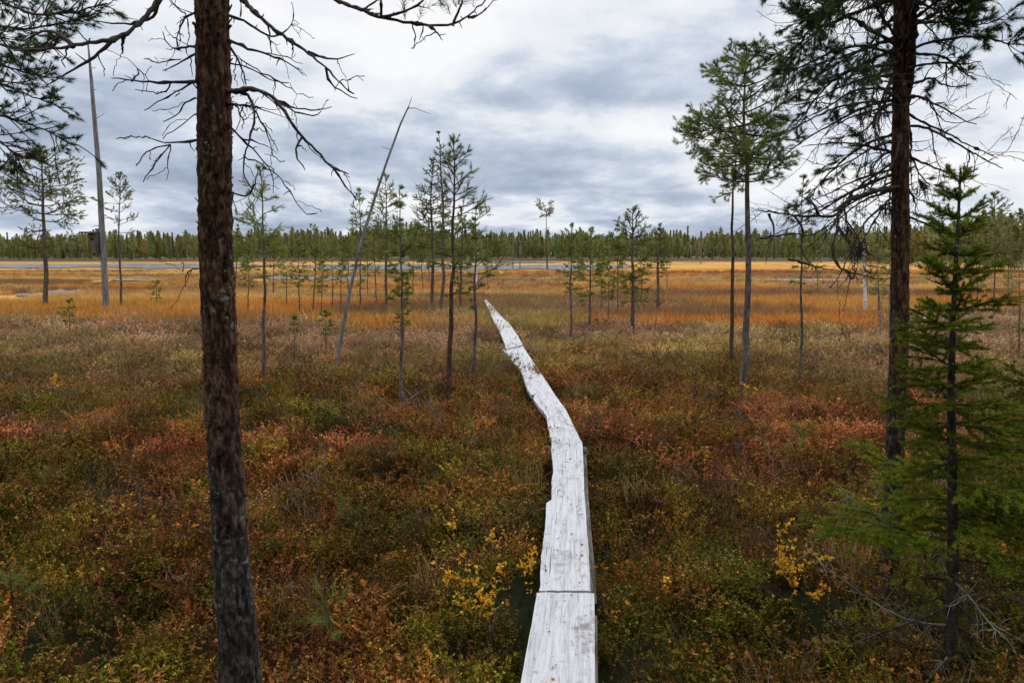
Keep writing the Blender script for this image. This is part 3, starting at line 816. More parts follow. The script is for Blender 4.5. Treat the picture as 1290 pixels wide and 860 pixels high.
# ------------------------------------------------------------------ large pine at left, its dead branches
rg = np.random.default_rng(21)
bL = P(303, 885, 0.0); dL = bL[1]
treeL = thing('pine_tree', 'thick rough-barked pine trunk at the left with long bare dead branches', 'tree', bL)
axis_px = [(303, 885), (299, 800), (291, 700), (283, 560), (277, 430), (272, 300), (270, 180), (269, 80), (267, 0), (264, -140), (258, -420), (250, -800)]
axp = np.array([PD(a, b, dL) for a, b in axis_px]); axp[:, 2] = np.maximum(axp[:, 2], -0.06 + 0.0 * axp[:, 2])
axp[0, 2] = -0.08
radL = np.array([56, 51, 48, 45.5, 44.5, 43.5, 43, 42, 41, 38, 28, 12]) / 2 / FPX * (dL * 0.91)
mb = trunk_mesh(axp - bL, radL, 72, 0.20, 0.22, 3.1, 760)
# loose bark flakes standing off the silhouette
for i in range(420):
    j = rg.integers(0, 11); f = rg.uniform(); c = (axp[j] * (1 - f) + axp[j + 1] * f) - bL
    if c[2] > 4.2: continue
    r = (radL[j] * (1 - f) + radL[j + 1] * f) * 1.02; a = rg.uniform(0, 6.28)
    n_ = np.array([math.cos(a), math.sin(a), 0]); tg = np.array([-math.sin(a), math.cos(a), 0]); w_ = rg.uniform(.006, .016); h_ = rg.uniform(.008, .03)
    p = c + n_ * r; lift = rg.uniform(0.0, 0.012)
    up = np.array([0, 0, 1.0]) * h_ + n_ * lift * rg.choice([-0.3, 1])
    v = [p - tg * w_ - n_ * .006, p + tg * w_ - n_ * .006, p + tg * w_ * .7 + up, p - tg * w_ * rg.uniform(.3, .9) + up * rg.uniform(.7, 1.1),]
    v2 = [q + n_ * 0.003 for q in v]
    mb.add(v + v2, [[4, 5, 6, 7], [3, 2, 1, 0], [0, 1, 5, 4], [1, 2, 6, 5], [2, 3, 7, 6], [3, 0, 4, 7]])
mb.build('trunk', M['bark_near'], treeL)

ZA = lambda L: [(140 + x / 3.072, y / 3.072) for x, y in L]
ZB = lambda L: [(x / 3.585, y / 3.585) for x, y in L]
BR = [  # polyline, distance offsets from the trunk, base radius, twiggyness, side lines
    (ZA([(440, 150), (470, 168), (510, 180), (620, 215), (690, 240), (740, 290)]), (0, -.1), .010, 1.0, []),
    (ZA([(455, -60), (515, 0), (560, 55), (650, 130), (760, 200), (830, 260), (880, 320), (940, 365)]), (0, -.25, -.35), .014, 0.9,
     [ZA([(760, 200), (840, 240), (900, 225), (940, 210)]), ZA([(800, 240), (830, 310), (880, 360), (950, 380)])]),
    (ZA([(430, 360), (470, 352), (520, 340), (600, 355), (640, 390), (680, 450), (740, 530), (800, 590), (860, 650), (900, 710), (945, 775)]), (0, -.2, -.1), .013, 0.7,
     [ZA([(640, 360), (700, 410), (770, 440), (850, 415)]), ZA([(860, 660), (890, 664), (915, 672)]), ZA([(720, 540), (700, 590), (755, 655)]), ZA([(650, 375), (720, 440), (800, 465), (815, 430)])]),
    (ZA([(430, 350), (480, 352), (540, 365), (560, 430), (545, 520), (512, 600), (505, 680), (540, 725), (555, 760)]), (0, -.12, -.2), .010, 1.1,
     [ZA([(560, 590), (640, 670), (700, 740), (740, 840), (800, 825)]), ZA([(620, 390), (612, 540), (625, 620), (672, 628)]), ZA([(555, 440), (600, 500), (640, 560), (645, 590)])]),
    (ZA([(440, 470), (468, 490), (500, 540), (550, 580), (610, 640), (640, 700), (628, 750)]), (0, .12), .008, 0.9, []),
    (ZA([(445, 745), (475, 742), (520, 770), (555, 745), (562, 690), (570, 650)]), (0, -.14), .007, 0.7, [ZA([(470, 790), (480, 850), (520, 830), (556, 770)])]),
    (ZA([(440, 170), (465, 185), (500, 230), (525, 335)]), (0, .1), .009, 0.9, [ZA([(500, 230), (580, 280), (680, 330), (740, 385), (785, 375)])]),
    (ZA([(430, 60), (460, 70), (500, 65), (580, 130), (640, 160), (690, 110), (715, 60), (700, 10)]), (0, .2), .008, 1.0, [ZA([(490, 60), (500, 0), (470, -60)])]),
    (ZA([(350, 316), (328, 316), (230, 322), (170, 318), (80, 315), (0, 302)]), (0, -.2), .010, 0.8,
     [ZA([(125, 308), (110, 285), (95, 260)]), ZA([(230, 325), (215, 365), (150, 362), (90, 345)]), ZA([(320, 325), (220, 370), (130, 428)])]),
    (ZA([(350, 378), (330, 380), (290, 385), (280, 430), (205, 473)]), (0, .1), .005, 0.5, []),
    (ZA([(350, 425), (330, 440), (260, 495), (200, 537)]), (0, -.1), .005, 0.5, []),
    (ZA([(360, 540), (335, 545), (230, 560), (150, 535)]), (0, -.15), .008, 0.5,
     [ZA([(200, 555), (150, 570), (120, 600), (100, 640)]), ZA([(200, 565), (180, 620), (120, 705)]), ZA([(235, 565), (218, 620), (218, 700)]), ZA([(150, 562), (90, 522), (20, 537)])]),
    (ZA([(350, 205), (325, 210), (270, 230), (240, 270), (200, 275)]), (0, -.1), .008, 1.1, [ZA([(270, 230), (180, 245), (132, 225)])]),
    (ZA([(350, 175), (325, 180), (260, 190), (215, 185), (200, 120)]), (0, .12), .008, 1.2, [ZA([(262, 185), (255, 100), (290, 60)])]),
    (ZA([(350, 40), (320, 60), (285, 50), (262, 110), (270, 160)]), (0, -.15), .008, 1.3, [ZA([(290, 50), (240, 20), (215, -40)]), ZA([(300, 60), (310, 110), (290, 170)])]),
    (ZB([(960, -260), (840, -110), (720, 0), (640, 100), (560, 165), (500, 190), (420, 185), (330, 210), (250, 220), (160, 225), (60, 228)]), (0, -.3, -.5), .020, 0.55,
     [ZB([(460, 200), (420, 260), (350, 310), (280, 340), (210, 390)]), ZB([(540, 190), (550, 210), (558, 243)]), ZB([(700, 30), (700, 90), (600, 115), (500, 105), (420, 95)]), ZB([(330, 210), (250, 130), (160, 150), (90, 190)])]),
    ([(275, 338), (250, 335), (230, 343), (233, 360)], (0, -.1), .005, 0.3, [[(236, 341), (231, 335), (229, 330)]]),
    ([(282, -110), (350, -45), (422, 0), (440, 8), (480, 22), (540, 33), (570, 33), (590, 22), (612, 0)], (0, -.3, -.2), .016, 1.0,
     [[(500, 26), (530, 10), (545, -15)], [(560, 33), (580, 10), (585, -15)], [(590, 24), (604, 20), (612, 10)], [(470, 18), (480, 0), (478, -20)], [(545, 34), (553, 44), (557, 50)]]),
    (ZA([(440, 240), (475, 250), (540, 262), (600, 300), (650, 330), (690, 320)]), (0, .2), .006, 0.8, []),
    (ZA([(440, 395), (480, 410), (530, 402), (575, 420)]), (0, -.18), .010, 1.6, [ZA([(500, 408), (520, 470), (505, 500)])]),
]
for i, (pl, off, r0, tw, subs) in enumerate(BR):
    dep = [dL + q for q in off]; pts = px_line(pl, dep) - bL; mb = MB(); r0 *= .74
    dead_branch(mb, rg, pts, r0, max(r0 * 0.22, .0016), tw, lev=1, tl=(0.05, 0.20))
    w_ = pts + bL; vz = w_[:, 1] * cp - (w_[:, 2] - H) * sp_; qx = 645 + FPX * w_[:, 0] / vz; qy = 430 - FPX * (w_[:, 1] * sp_ + (w_[:, 2] - H) * cp) / vz
    for sl in subs:
        # start the side line on the branch itself
        j = np.argmin((qx - sl[0][0]) ** 2 + (qy - sl[0][1]) ** 2); dd = pts[j, 1] + bL[1]
        sp = px_line(sl, [dd, dd + rg.uniform(-.12, .12)]) - bL
        if np.linalg.norm(sp[0] - pts[j]) < .12: sp[0] = pts[j]
        else: sp = np.concatenate([pts[j][None], sp])
        dead_branch(mb, rg, sp, r0 * 0.5, 0.0016, tw * 0.9, lev=1, tl=(0.03, 0.12))
    mats = [M['deadtwig']]
    if i == 17:                                               # the overhead branch still carries a few needles
        o = dict(tips=[])
        for q in range(26):
            c = px_line([(rg.uniform(495, 600), rg.uniform(-40, 12))], [dL - .22])[0] - bL
            o['tips'].append((c, nrm(rg.normal(size=3) + [0, 0, .6]), 0.05))
        tufts(mb, [q[0] for q in o['tips']], [q[1] for q in o['tips']], 0.05, 26, 0.045, 0.0016, 1, rg)
        mats.append(M['needle_dark'])
    mb.build('branch', mats, treeL)
# live crown, above the picture
mb = MB(); o = dict(seg=.12, crook=.12, up=.05, rmin=.002, sh=.10, lev=2, sub=7, bare=.3, ratio=.42, tips=[], nn=26, nl=.055, w=.003)
for i in range(46):
    f = rg.uniform(0.0, 1.0); k = 9 + f * 1.95; j = int(k); q = (axp[j] * (1 - k + j) + axp[j + 1] * (k - j)) - bL if j < 11 else axp[11] - bL
    a = rg.uniform(0, 6.28)
    if q[2] < 3.7: continue
    live_branch(mb, rg, q, [math.cos(a), math.sin(a), .25], rg.uniform(.7, 1.3) * (1.1 - .6 * f), .014, o)
finish_needles(mb, rg, o)
mb.build('crown', [M['bark_red'], M['needle_dark']], treeL)

# ------------------------------------------------------------------ pine just outside the frame at left: its boughs hang into the picture
rg = np.random.default_rng(33)
bO = np.array([-3.55, 3.55, gz((-3.55, 3.55))])
treeO = thing('pine_tree', 'pine whose dark needled boughs hang in from the top left corner', 'tree', bO)
tp = np.array([[0, 0, -.1], [.02, 0, 1.2], [.05, .02, 2.6], [.02, .02, 4.2], [0, 0, 6.4]])
trunk_mesh(tp, [.11, .10, .09, .07, .02], 18, 0.12, 0.2, 7.0, 120).build('trunk', M['bark_near'], treeO)
BO = [  # start height on the trunk -> pixel path the bough follows
    (3.95, [(-90, -60), (-20, -10), (40, 20), (95, 15), (135, 5)]), (3.75, [(-90, 10), (-20, 30), (30, 38), (75, 30), (120, 18)]),
    (3.5, [(-90, 20), (-10, 55), (30, 62), (70, 58)]), (3.3, [(-90, 40), (-20, 75), (25, 90), (60, 98)]),
    (3.2, [(-90, 70), (-10, 100), (30, 118), (70, 132)]), (3.05, [(-90, 90), (-20, 140), (20, 150), (60, 165), (92, 183)]),
    (2.95, [(-90, 120), (-30, 160), (5, 182), (28, 200)]),
    (4.2, [(-90, -120), (-30, -60), (20, -20), (60, -30)]), (3.6, [(-90, -10), (-30, 0), (10, -5), (45, -15)]), (3.4, [(-90, 30), (-30, 40), (0, 45), (20, 75)]),
]
for h, pl in BO:
    dep = bO[1] + rg.uniform(-.5, .5); pts = px_line(pl, [bO[1], dep, dep]) - bO; pts[0] = [tp[2, 0], 0, max(h, pts[1][2] + .1)]
    mb = MB(); dead_branch(mb, rg, pts, .014, .003, .5, lev=0)
    o = dict(seg=.10, crook=.15, up=.04, rmin=.0016, sh=.045, fol=.08, ff=.5, lev=1, sub=7, bare=.2, ratio=.45, tips=[], nn=46, nl=.035, w=.0024, a0=20, a1=62)
    n = len(pts); o['tips'].append((pts[-1], pts[-1] - pts[-2], .07))
    for q in range(22):
        f = 1 - rg.uniform(0, .72) ** 1.1; k = f * (n - 1); j = min(n - 2, int(k)); c = pts[j] * (1 - k + j) + pts[j + 1] * (k - j); ax = nrm(pts[j + 1] - pts[j])
        live_branch(mb, rg, c, ax * .8 + perp(ax, rg) * [1, 1, .6] + [0, 0, .1], rg.uniform(.07, .21), .004, o)
    finish_needles(mb, rg, o, .8)
    mb.build('branch', [M['deadtwig'], M['needle_dark']], treeO)
mb = MB(); o = dict(seg=.12, crook=.12, up=.05, rmin=.002, sh=.10, lev=2, sub=6, bare=.3, ratio=.42, tips=[], nn=24, nl=.05, w=.003)
for i in range(40):
    z = rg.uniform(4.3, 6.2); a = rg.uniform(0, 6.28); live_branch(mb, rg, [0, 0, z], [math.cos(a), math.sin(a), .3], rg.uniform(.5, 1.2) * (1.2 - (z - 4.3) * .35), .012, o)
finish_needles(mb, rg, o)
mb.build('crown', [M['bark_red'], M['needle_dark']], treeO)

# ------------------------------------------------------------------ large pine at right
rg = np.random.default_rng(44)
bR = P(1119, 705, 0.05); bR[2] = gz(bR); dR = bR[1]
treeR = thing('pine_tree', 'dark pine at the right with a mass of drooping dead twigs behind the young spruce', 'tree', bR)
axis_px = [(1118, 735), (1121, 690), (1128, 560), (1132, 450), (1134, 330), (1134, 220), (1135, 120), (1136, 40), (1137, -40), (1138, -180), (1140, -380)]
axr = np.array([PD(a, b, dR) for a, b in axis_px]); axr[0, 2] = -0.15
radR = np.array([32, 30, 29, 28, 26.5, 25.5, 25, 24, 22, 16, 5]) / 2 / FPX * (dR * 0.76)
trunk_mesh(axr - bR, radR, 48, 0.18, 0.15, 11.0, 520).build('trunk', M['bark_near'], treeR)


def on_axis(axp_, py):
    """point on the trunk that shows at image height py"""
    z = PD(1135, py, dR)[2]; return np.array([np.interp(z, axp_[:, 2], axp_[:, i]) for i in range(3)])


ZC = lambda L: [(960 + x / 2.606, y / 2.606) for x, y in L]
ZD = lambda L: [(1000 + x / 2.866, 180 + y / 2.866) for x, y in L]
mb = MB()
main = ZD([(395, 158), (370, 160), (280, 175), (180, 215), (160, 265), (90, 265), (0, 262), (-80, 250), (-140, 245)])
dead_branch(mb, rg, px_line(main, [dR, dR - .25, dR - .35]) - bR, .015, .003, 1.3, lev=2, tl=(.08, .3), droop=-.03)
dq = dR - .3
for sl in ([(160, 265), (160, 330), (130, 380), (165, 460), (195, 465), (260, 480), (330, 497), (372, 482)], [(-20, 420), (60, 440), (120, 455), (165, 460)], [(-120, 345), (0, 325), (60, 340), (150, 280)], [(160, 300), (200, 360), (230, 440), (195, 465)],
           [(180, 215), (190, 290), (240, 340), (235, 420)], [(195, 465), (210, 510), (225, 450)], [(-90, 255), (-60, 330), (-110, 380)], [(0, 262), (40, 310), (20, 390), (60, 440)], [(90, 265), (70, 210), (20, 190)]):
    dead_branch(mb, rg, px_line(ZD(sl), [dq, dq + rg.uniform(-.1, .1)]) - bR, .0065, .002, 1.4, lev=1, tl=(.06, .22))
mb.build('branch', M['deadtwig'], treeR)
# the second leader that rises beside the trunk
mb = MB(); dead_branch(mb, rg, px_line([(1136, 150), (1146, 100), (1149, 40), (1151, -30), (1156, -140)], [dR, dR - .12]) - bR, .030, .014, .5, lev=1, tl=(.1, .3))
mb.build('branch', M['bark_near'], treeR)
# whorls: bare and drooping below, needled above
ops = dict(seg=.08, crook=.16, up=.02, rmin=.0014, sh=.04, fol=.10, ff=.7, lev=1, sub=8, bare=.35, ratio=.55, nn=60, nl=.038, w=.0028, a0=20, a1=60)
for i in range(88):
    py = -150 + 410 * (i / 87.0) + rg.normal(0, 6); q = on_axis(axr, py) - bR
    a = rg.uniform(0, 6.28); low = np.clip((py - 60) / 200, 0, 1)
    Lh = rg.uniform(.48, 1.0) * (1.0 if math.cos(a) < 0 else .72) * (1.0 if py > -40 else .9)
    el = .16 - .40 * low + rg.normal(0, .15)
    n = 9; d = nrm([math.cos(a), math.sin(a), el]); pts = [q]
    for s_ in range(n):
        d = nrm(d + rg.normal(size=3) * .13 + [0, 0, (-.085 - .03 * low) if s_ < 6 else .03]); pts.append(pts[-1] + d * Lh / n)
    mb = MB(); dead_branch(mb, rg, np.array(pts), .0095 * (1.1 - .3 * low), .002, 1.5, lev=2 if i % 2 else 1, tl=(.10, .38), droop=-.06)
    o = dict(ops, tips=[])
    live = py < 190 and rg.uniform() < (.9 if py < 80 else .55)
    if live:
        k = int((12 if py < 90 else 6) * rg.uniform(.6, 1.3))
        for _ in range(k):
            j = rg.integers(4, n); ax = nrm(pts[j + 1] - pts[j]) if j < n else d
            live_branch(mb, rg, pts[j], ax + perp(ax, rg) * .8 + [0, 0, .15], rg.uniform(.06, .19), .003, o)
        o['tips'].append((pts[-1], d, .07)); finish_needles(mb, rg, o, .9)
    mb.build('branch', [M['deadtwig'], M['needle_dark']], treeR)
# beard lichen in the lower twigs
for (cx_, cy_, k) in ((1118, 262, 60), (1083, 312, 70), (1070, 285, 40), (1160, 240, 30)):
    c = PD(cx_, cy_, dR - (.1 if cx_ > 1100 else .3)) - bR; mb = MB()
    for q in range(k):
        p0 = c + rg.normal(0, 1, 3) * [.022, .022, .02]; pts, _ = crooked(rg, p0, [rg.normal() * .3, rg.normal() * .3, -1], rg.uniform(.03, .13), 4, .3)
        mb.tube(pts, np.linspace(.0022, .0008, 5), 3, 0, rg.uniform())
    mb.build('beard_lichen', M['lichen'], treeR)

# ------------------------------------------------------------------ spruces
def spruce(name, label, b, Ht, r0, lean, prof, whorls, seed, zmin=0.18, skip=None, dead_to=0.6, group=None, dens=1.0, nn=1.0):
    rg = np.random.default_rng(seed); root = thing(name, label, 'tree', b, group)
    zs = np.linspace(-.1, Ht, 24); ax = np.stack([lean[0] * zs / Ht + .012 * np.sin(zs * 3), lean[1] * zs / Ht, zs], 1)
    trunk_mesh(ax, np.interp(zs, [-.1, Ht * .5, Ht], [r0, r0 * .62, .004]), 14, .10, .15, seed, 160).build('trunk', M['spruce_bark'], root)
    nb = 0
    for wi in range(whorls):
        z = zmin + (Ht - .06 - zmin) * (wi / (whorls - 1)) ** 0.86; f = z / Ht
        k = 4 if f < .9 else 3; a0 = rg.uniform(0, 6.28)
        for q in range(k):
            if nb >= 98: break
            a = a0 + q * 6.283 / k + rg.normal(0, .3); R = prof(f, a) * rg.uniform(.5, 1.18)
            if R < .03: continue
            nb += 1
            dead = z < dead_to and rg.uniform() < .78
            el = np.interp(f, [0, .4, .75, .92, 1], [-.34, -.16, .22, .6, 1.1]) + rg.normal(0, .17)
            p = np.array([np.interp(z, zs, ax[:, i]) for i in range(3)]); d = nrm([math.cos(a), math.sin(a), el])
            n = max(4, int(R / .05)); pts, dd = crooked(rg, p, d, R, n, .085, .03 if f < .8 else .02)
            mb = MB(); mb.tube(pts, np.linspace(.003 + .006 * R, .0018, n + 1), 5, 0, rg.uniform())
            if dead:
                for _ in range(int(R * 75)):
                    j = rg.integers(1, n); p2, _d = crooked(rg, pts[j], rg.normal(size=3) + dd * .6 + [0, 0, -.3], rg.uniform(.04, .20), 5, .25, -.05); mb.tube(p2, np.linspace(.0024, .0009, 6), 3, 0, rg.uniform())
                mb.build('branch', [M['greytwig'] if rg.uniform() < .22 else M['deadtwig'], M['spruce']], root); continue
            TP = []; TD = []; TL = []; TR = []
            def shoot(pp):
                rr_ = rg.uniform(0, .55) + (.25 if math.cos(a) < .2 and f < .45 else 0)
                for s_ in range(len(pp) - 1):
                    TR.append(rr_ + .08 * s_); TP.append(pp[s_ + 1]); TD.append(pp[s_ + 1] - pp[s_]); TL.append(np.linalg.norm(pp[s_ + 1] - pp[s_]))
            shoot(pts[max(0, n // 5):])
            flat = nrm(np.cross(d, [0, 0, 1]))
            ks = int(R * 25 * dens) + 6
            for s_ in range(ks):
                ff = .18 + .8 * s_ / ks; j = min(n - 1, int(ff * n)); axd = nrm(pts[j + 1] - pts[j]); sd = 1 if s_ % 2 else -1
                L2 = R * .48 * (1.12 - ff) * rg.uniform(.65, 1.25) + .03
                p2, _d = crooked(rg, pts[j], axd * .75 + flat * sd * rg.uniform(.5, .95) + [0, 0, rg.normal(0, .26) - (.18 if f < .6 else .05)], L2, 4, .07, -.02 if f < .4 else .02)
                mb.tube(p2, np.linspace(.0022, .001, 5), 3, 0, rg.uniform()); shoot(p2)
                if L2 > .09:
                    for u in range(int(L2 * 17)):
                        j2 = rg.integers(1, 4); a2 = nrm(p2[j2 + 1] - p2[j2]); p3, _d = crooked(rg, p2[j2], a2 * .8 + nrm(np.cross(a2, [0, 0, 1])) * rg.choice([-1, 1]) * .7, L2 * rg.uniform(.25, .5), 3, .08); shoot(p3)
            TP = np.array(TP); TD = np.array(TD); TL = np.array(TL)
            # needle count follows shoot length
            rep = np.maximum(1, np.round(TL / .012).astype(int)); P2 = np.repeat(TP, rep, 0) - np.repeat(TD, rep, 0) * rg.uniform(0, 1, rep.sum())[:, None]
            k0_ = len(mb.r[3])
            tufts(mb, P2, np.repeat(TD, rep, 0), .012, max(2, int(13 * nn)), .0175, .0036, 1, rg, 35, 80)
            nk = max(2, int(13 * nn)); mb.r[3][k0_] = np.clip(np.repeat(np.repeat(np.array(TR), rep), nk) + rg.uniform(0, .25, rep.sum() * nk), 0, 1)
            mb.build('branch', [M['deadtwig'], M['spruce']], root)
    return root


bS = P(1197, 835, 0.0); dS = bS[1]; topS = PD(1207, 212, dS); HS = topS[2]
bS[2] = gz(bS)
def profS(f, a):
    base = np.interp(f, [0, .12, .25, .42, .55, .65, .75, .87, .96, 1], [.30, .46, .62, .46, .33, .34, .28, .19, .11, .05])
    side = 1.0
    if math.cos(a) < -.1 and f < .36: side = 1.38
    if abs(math.sin(a)) > .8 and math.sin(a) < 0: side *= .75       # shorter towards the camera
    return base * side
spruce('spruce_tree', 'young dense spruce at the right edge with lichen-grey dead lower twigs', bS, HS - bS[2], .030, (topS - bS)[:2], profS, 25, 61, dead_to=.70, nn=1.0)
b2 = np.array([PD(1395, 500, 3.3)[0], 3.3, 0.0]); b2[2] = gz(b2)
spruce('spruce_tree', 'spruce beyond the right border with branch tips reaching in above and below', b2, 2.55, .035, (0, 0), lambda f, a: np.interp(f, [0, .3, .6, 1], [.62, .62, .55, .05]) * (1.15 if math.cos(a) < 0 else .7), 20, 62, dead_to=.3)

# ------------------------------------------------------------------ slim bog pines of the middle distance
def mid_pine(xb, yb, xt, yt, yc, hw, label, style='slim', seed=0, bark='bark', dens=1.0, needle='needle', tr=None, zb=0.12, name='pine_tree', group=None, live=.95, right=0.0):
    if style == 'slim' and 290 < xb < 850: dens *= 1.25; yc += .22 * (yb - yc) if yb - yc > 40 else 0
    rg = np.random.default_rng(1000 + seed); b = P(xb, yb, zb); d = b[1]; b[2] = gz(b)
    top = PD(xt, yt, d); Ht = top[2] - b[2]; R = hw / FPX * d; zc = PD(xb, yc, d)[2] - b[2]
    root = thing(name, label, 'tree', b, group)
    n = 14; zs = np.linspace(-.1, Ht, n); ln = (top - b)[0]
    wob = np.cumsum(rg.normal(0, .0042 * Ht, n)); wob -= np.linspace(wob[0], wob[-1], n)
    wy = np.cumsum(rg.normal(0, .0042 * Ht, n)); wy -= wy[0]
    ax = np.stack([ln * np.maximum(zs, 0) / Ht + wob, wy, zs], 1)
    r0 = tr * .74 / 2 / FPX * d if tr else .010 + .0042 * Ht
    trunk_mesh(ax, r0 * np.interp(zs / Ht, [0, .5, 1], [1.05, .72, .16]), 10, .10 if d < 13 else 0, .15, seed, 120 if d < 13 else 30).build('trunk', M[bark], root)
    mb = MB(); wpx = d / 683.0
    o = dict(seg=.15, crook=.09, up=.05, rmin=max(.0016, wpx * .12), sh=max(.06, .014 * Ht), fol=min(.20 + .025 * Ht, .06 + .11 * Ht), ff=.72, lev=1, sub=8.0 * dens, k0=3, bare=.30, ratio=.5, tips=[], nn=int(np.interp(d, [7, 30, 90], [36, 22, 15])), nl=max(.058, wpx * 1.3), w=max(.0036, wpx * .26), a0=15, a1=62)
    if style == 'round': o.update(lev=2, ratio=.46, sub=6.5 * dens, k0=3, fol=.13, sh=.05, ff=.6, nn=int(o['nn'] * 1.25))
    gap = np.interp(Ht, [1, 3, 8], [.10, .17, .34]) / max(.6, dens) ** .5; z = Ht - .04; o['tips'].append((ax[-1] + [0, 0, .02], np.array([0, 0, 1.0]), .12))
    while z > zc:
        s = (Ht - z) / max(Ht - zc, .1)
        if style == 'slim': L = R * (0.20 + 0.80 * min(1, s * 2.3) ** .8) * (1 - .45 * max(0, s - .55) / .45); el = np.interp(s, [0, .25, 1], [1.3, .45, -.1]) + rg.normal(0, .12)
        elif style == 'round': L = R * np.interp(s, [0, .12, .45, .75, 1], [.12, .42, 1, .95, .5]); el = np.interp(s, [0, .3, 1], [.7, .18, -.2])
        else: L = R * (1 - .3 * s); el = .12
        k = 5 if style == 'round' else rg.integers(2, 5); a0 = rg.uniform(0, 6.28)
        for q in range(k):
            a = a0 + q * 6.283 / k + rg.normal(0, .35); Lq = L * rg.uniform(.55, 1.2) * (1 + right * math.cos(a))
            p = np.array([np.interp(z, zs, ax[:, i]) for i in range(3)])
            if rg.uniform() < (.9 if s < .8 else .6): live_branch(mb, rg, p, [math.cos(a), math.sin(a), el + rg.normal(0, .12)], max(.05, Lq), r0 * .22 + .001, o)
        z -= gap * rg.uniform(.5, 1.25)
    # a few bare dead twigs below the crown
    for i in range(int(6 + 6 * dens)):
        z = rg.uniform(.12 * Ht, zc) if zc > .15 * Ht else rg.uniform(.08, .2) * Ht; a = rg.uniform(0, 6.28)
        p = np.array([np.interp(z, zs, ax[:, i_]) for i_ in range(3)]); p2, _ = crooked(rg, p, [math.cos(a), math.sin(a), -.15], rg.uniform(.15, .5) * R + .04, 5, .2, -.02)
        mb.tube(p2, np.linspace(max(.0028, wpx * .2), max(.0012, wpx * .12), 6), 3, 0, rg.uniform())
    finish_needles(mb, rg, o, live)
    mb.build('crown', [M['bark_red'] if bark != 'birch' else M['greytwig'], M[needle]], root)
    return root


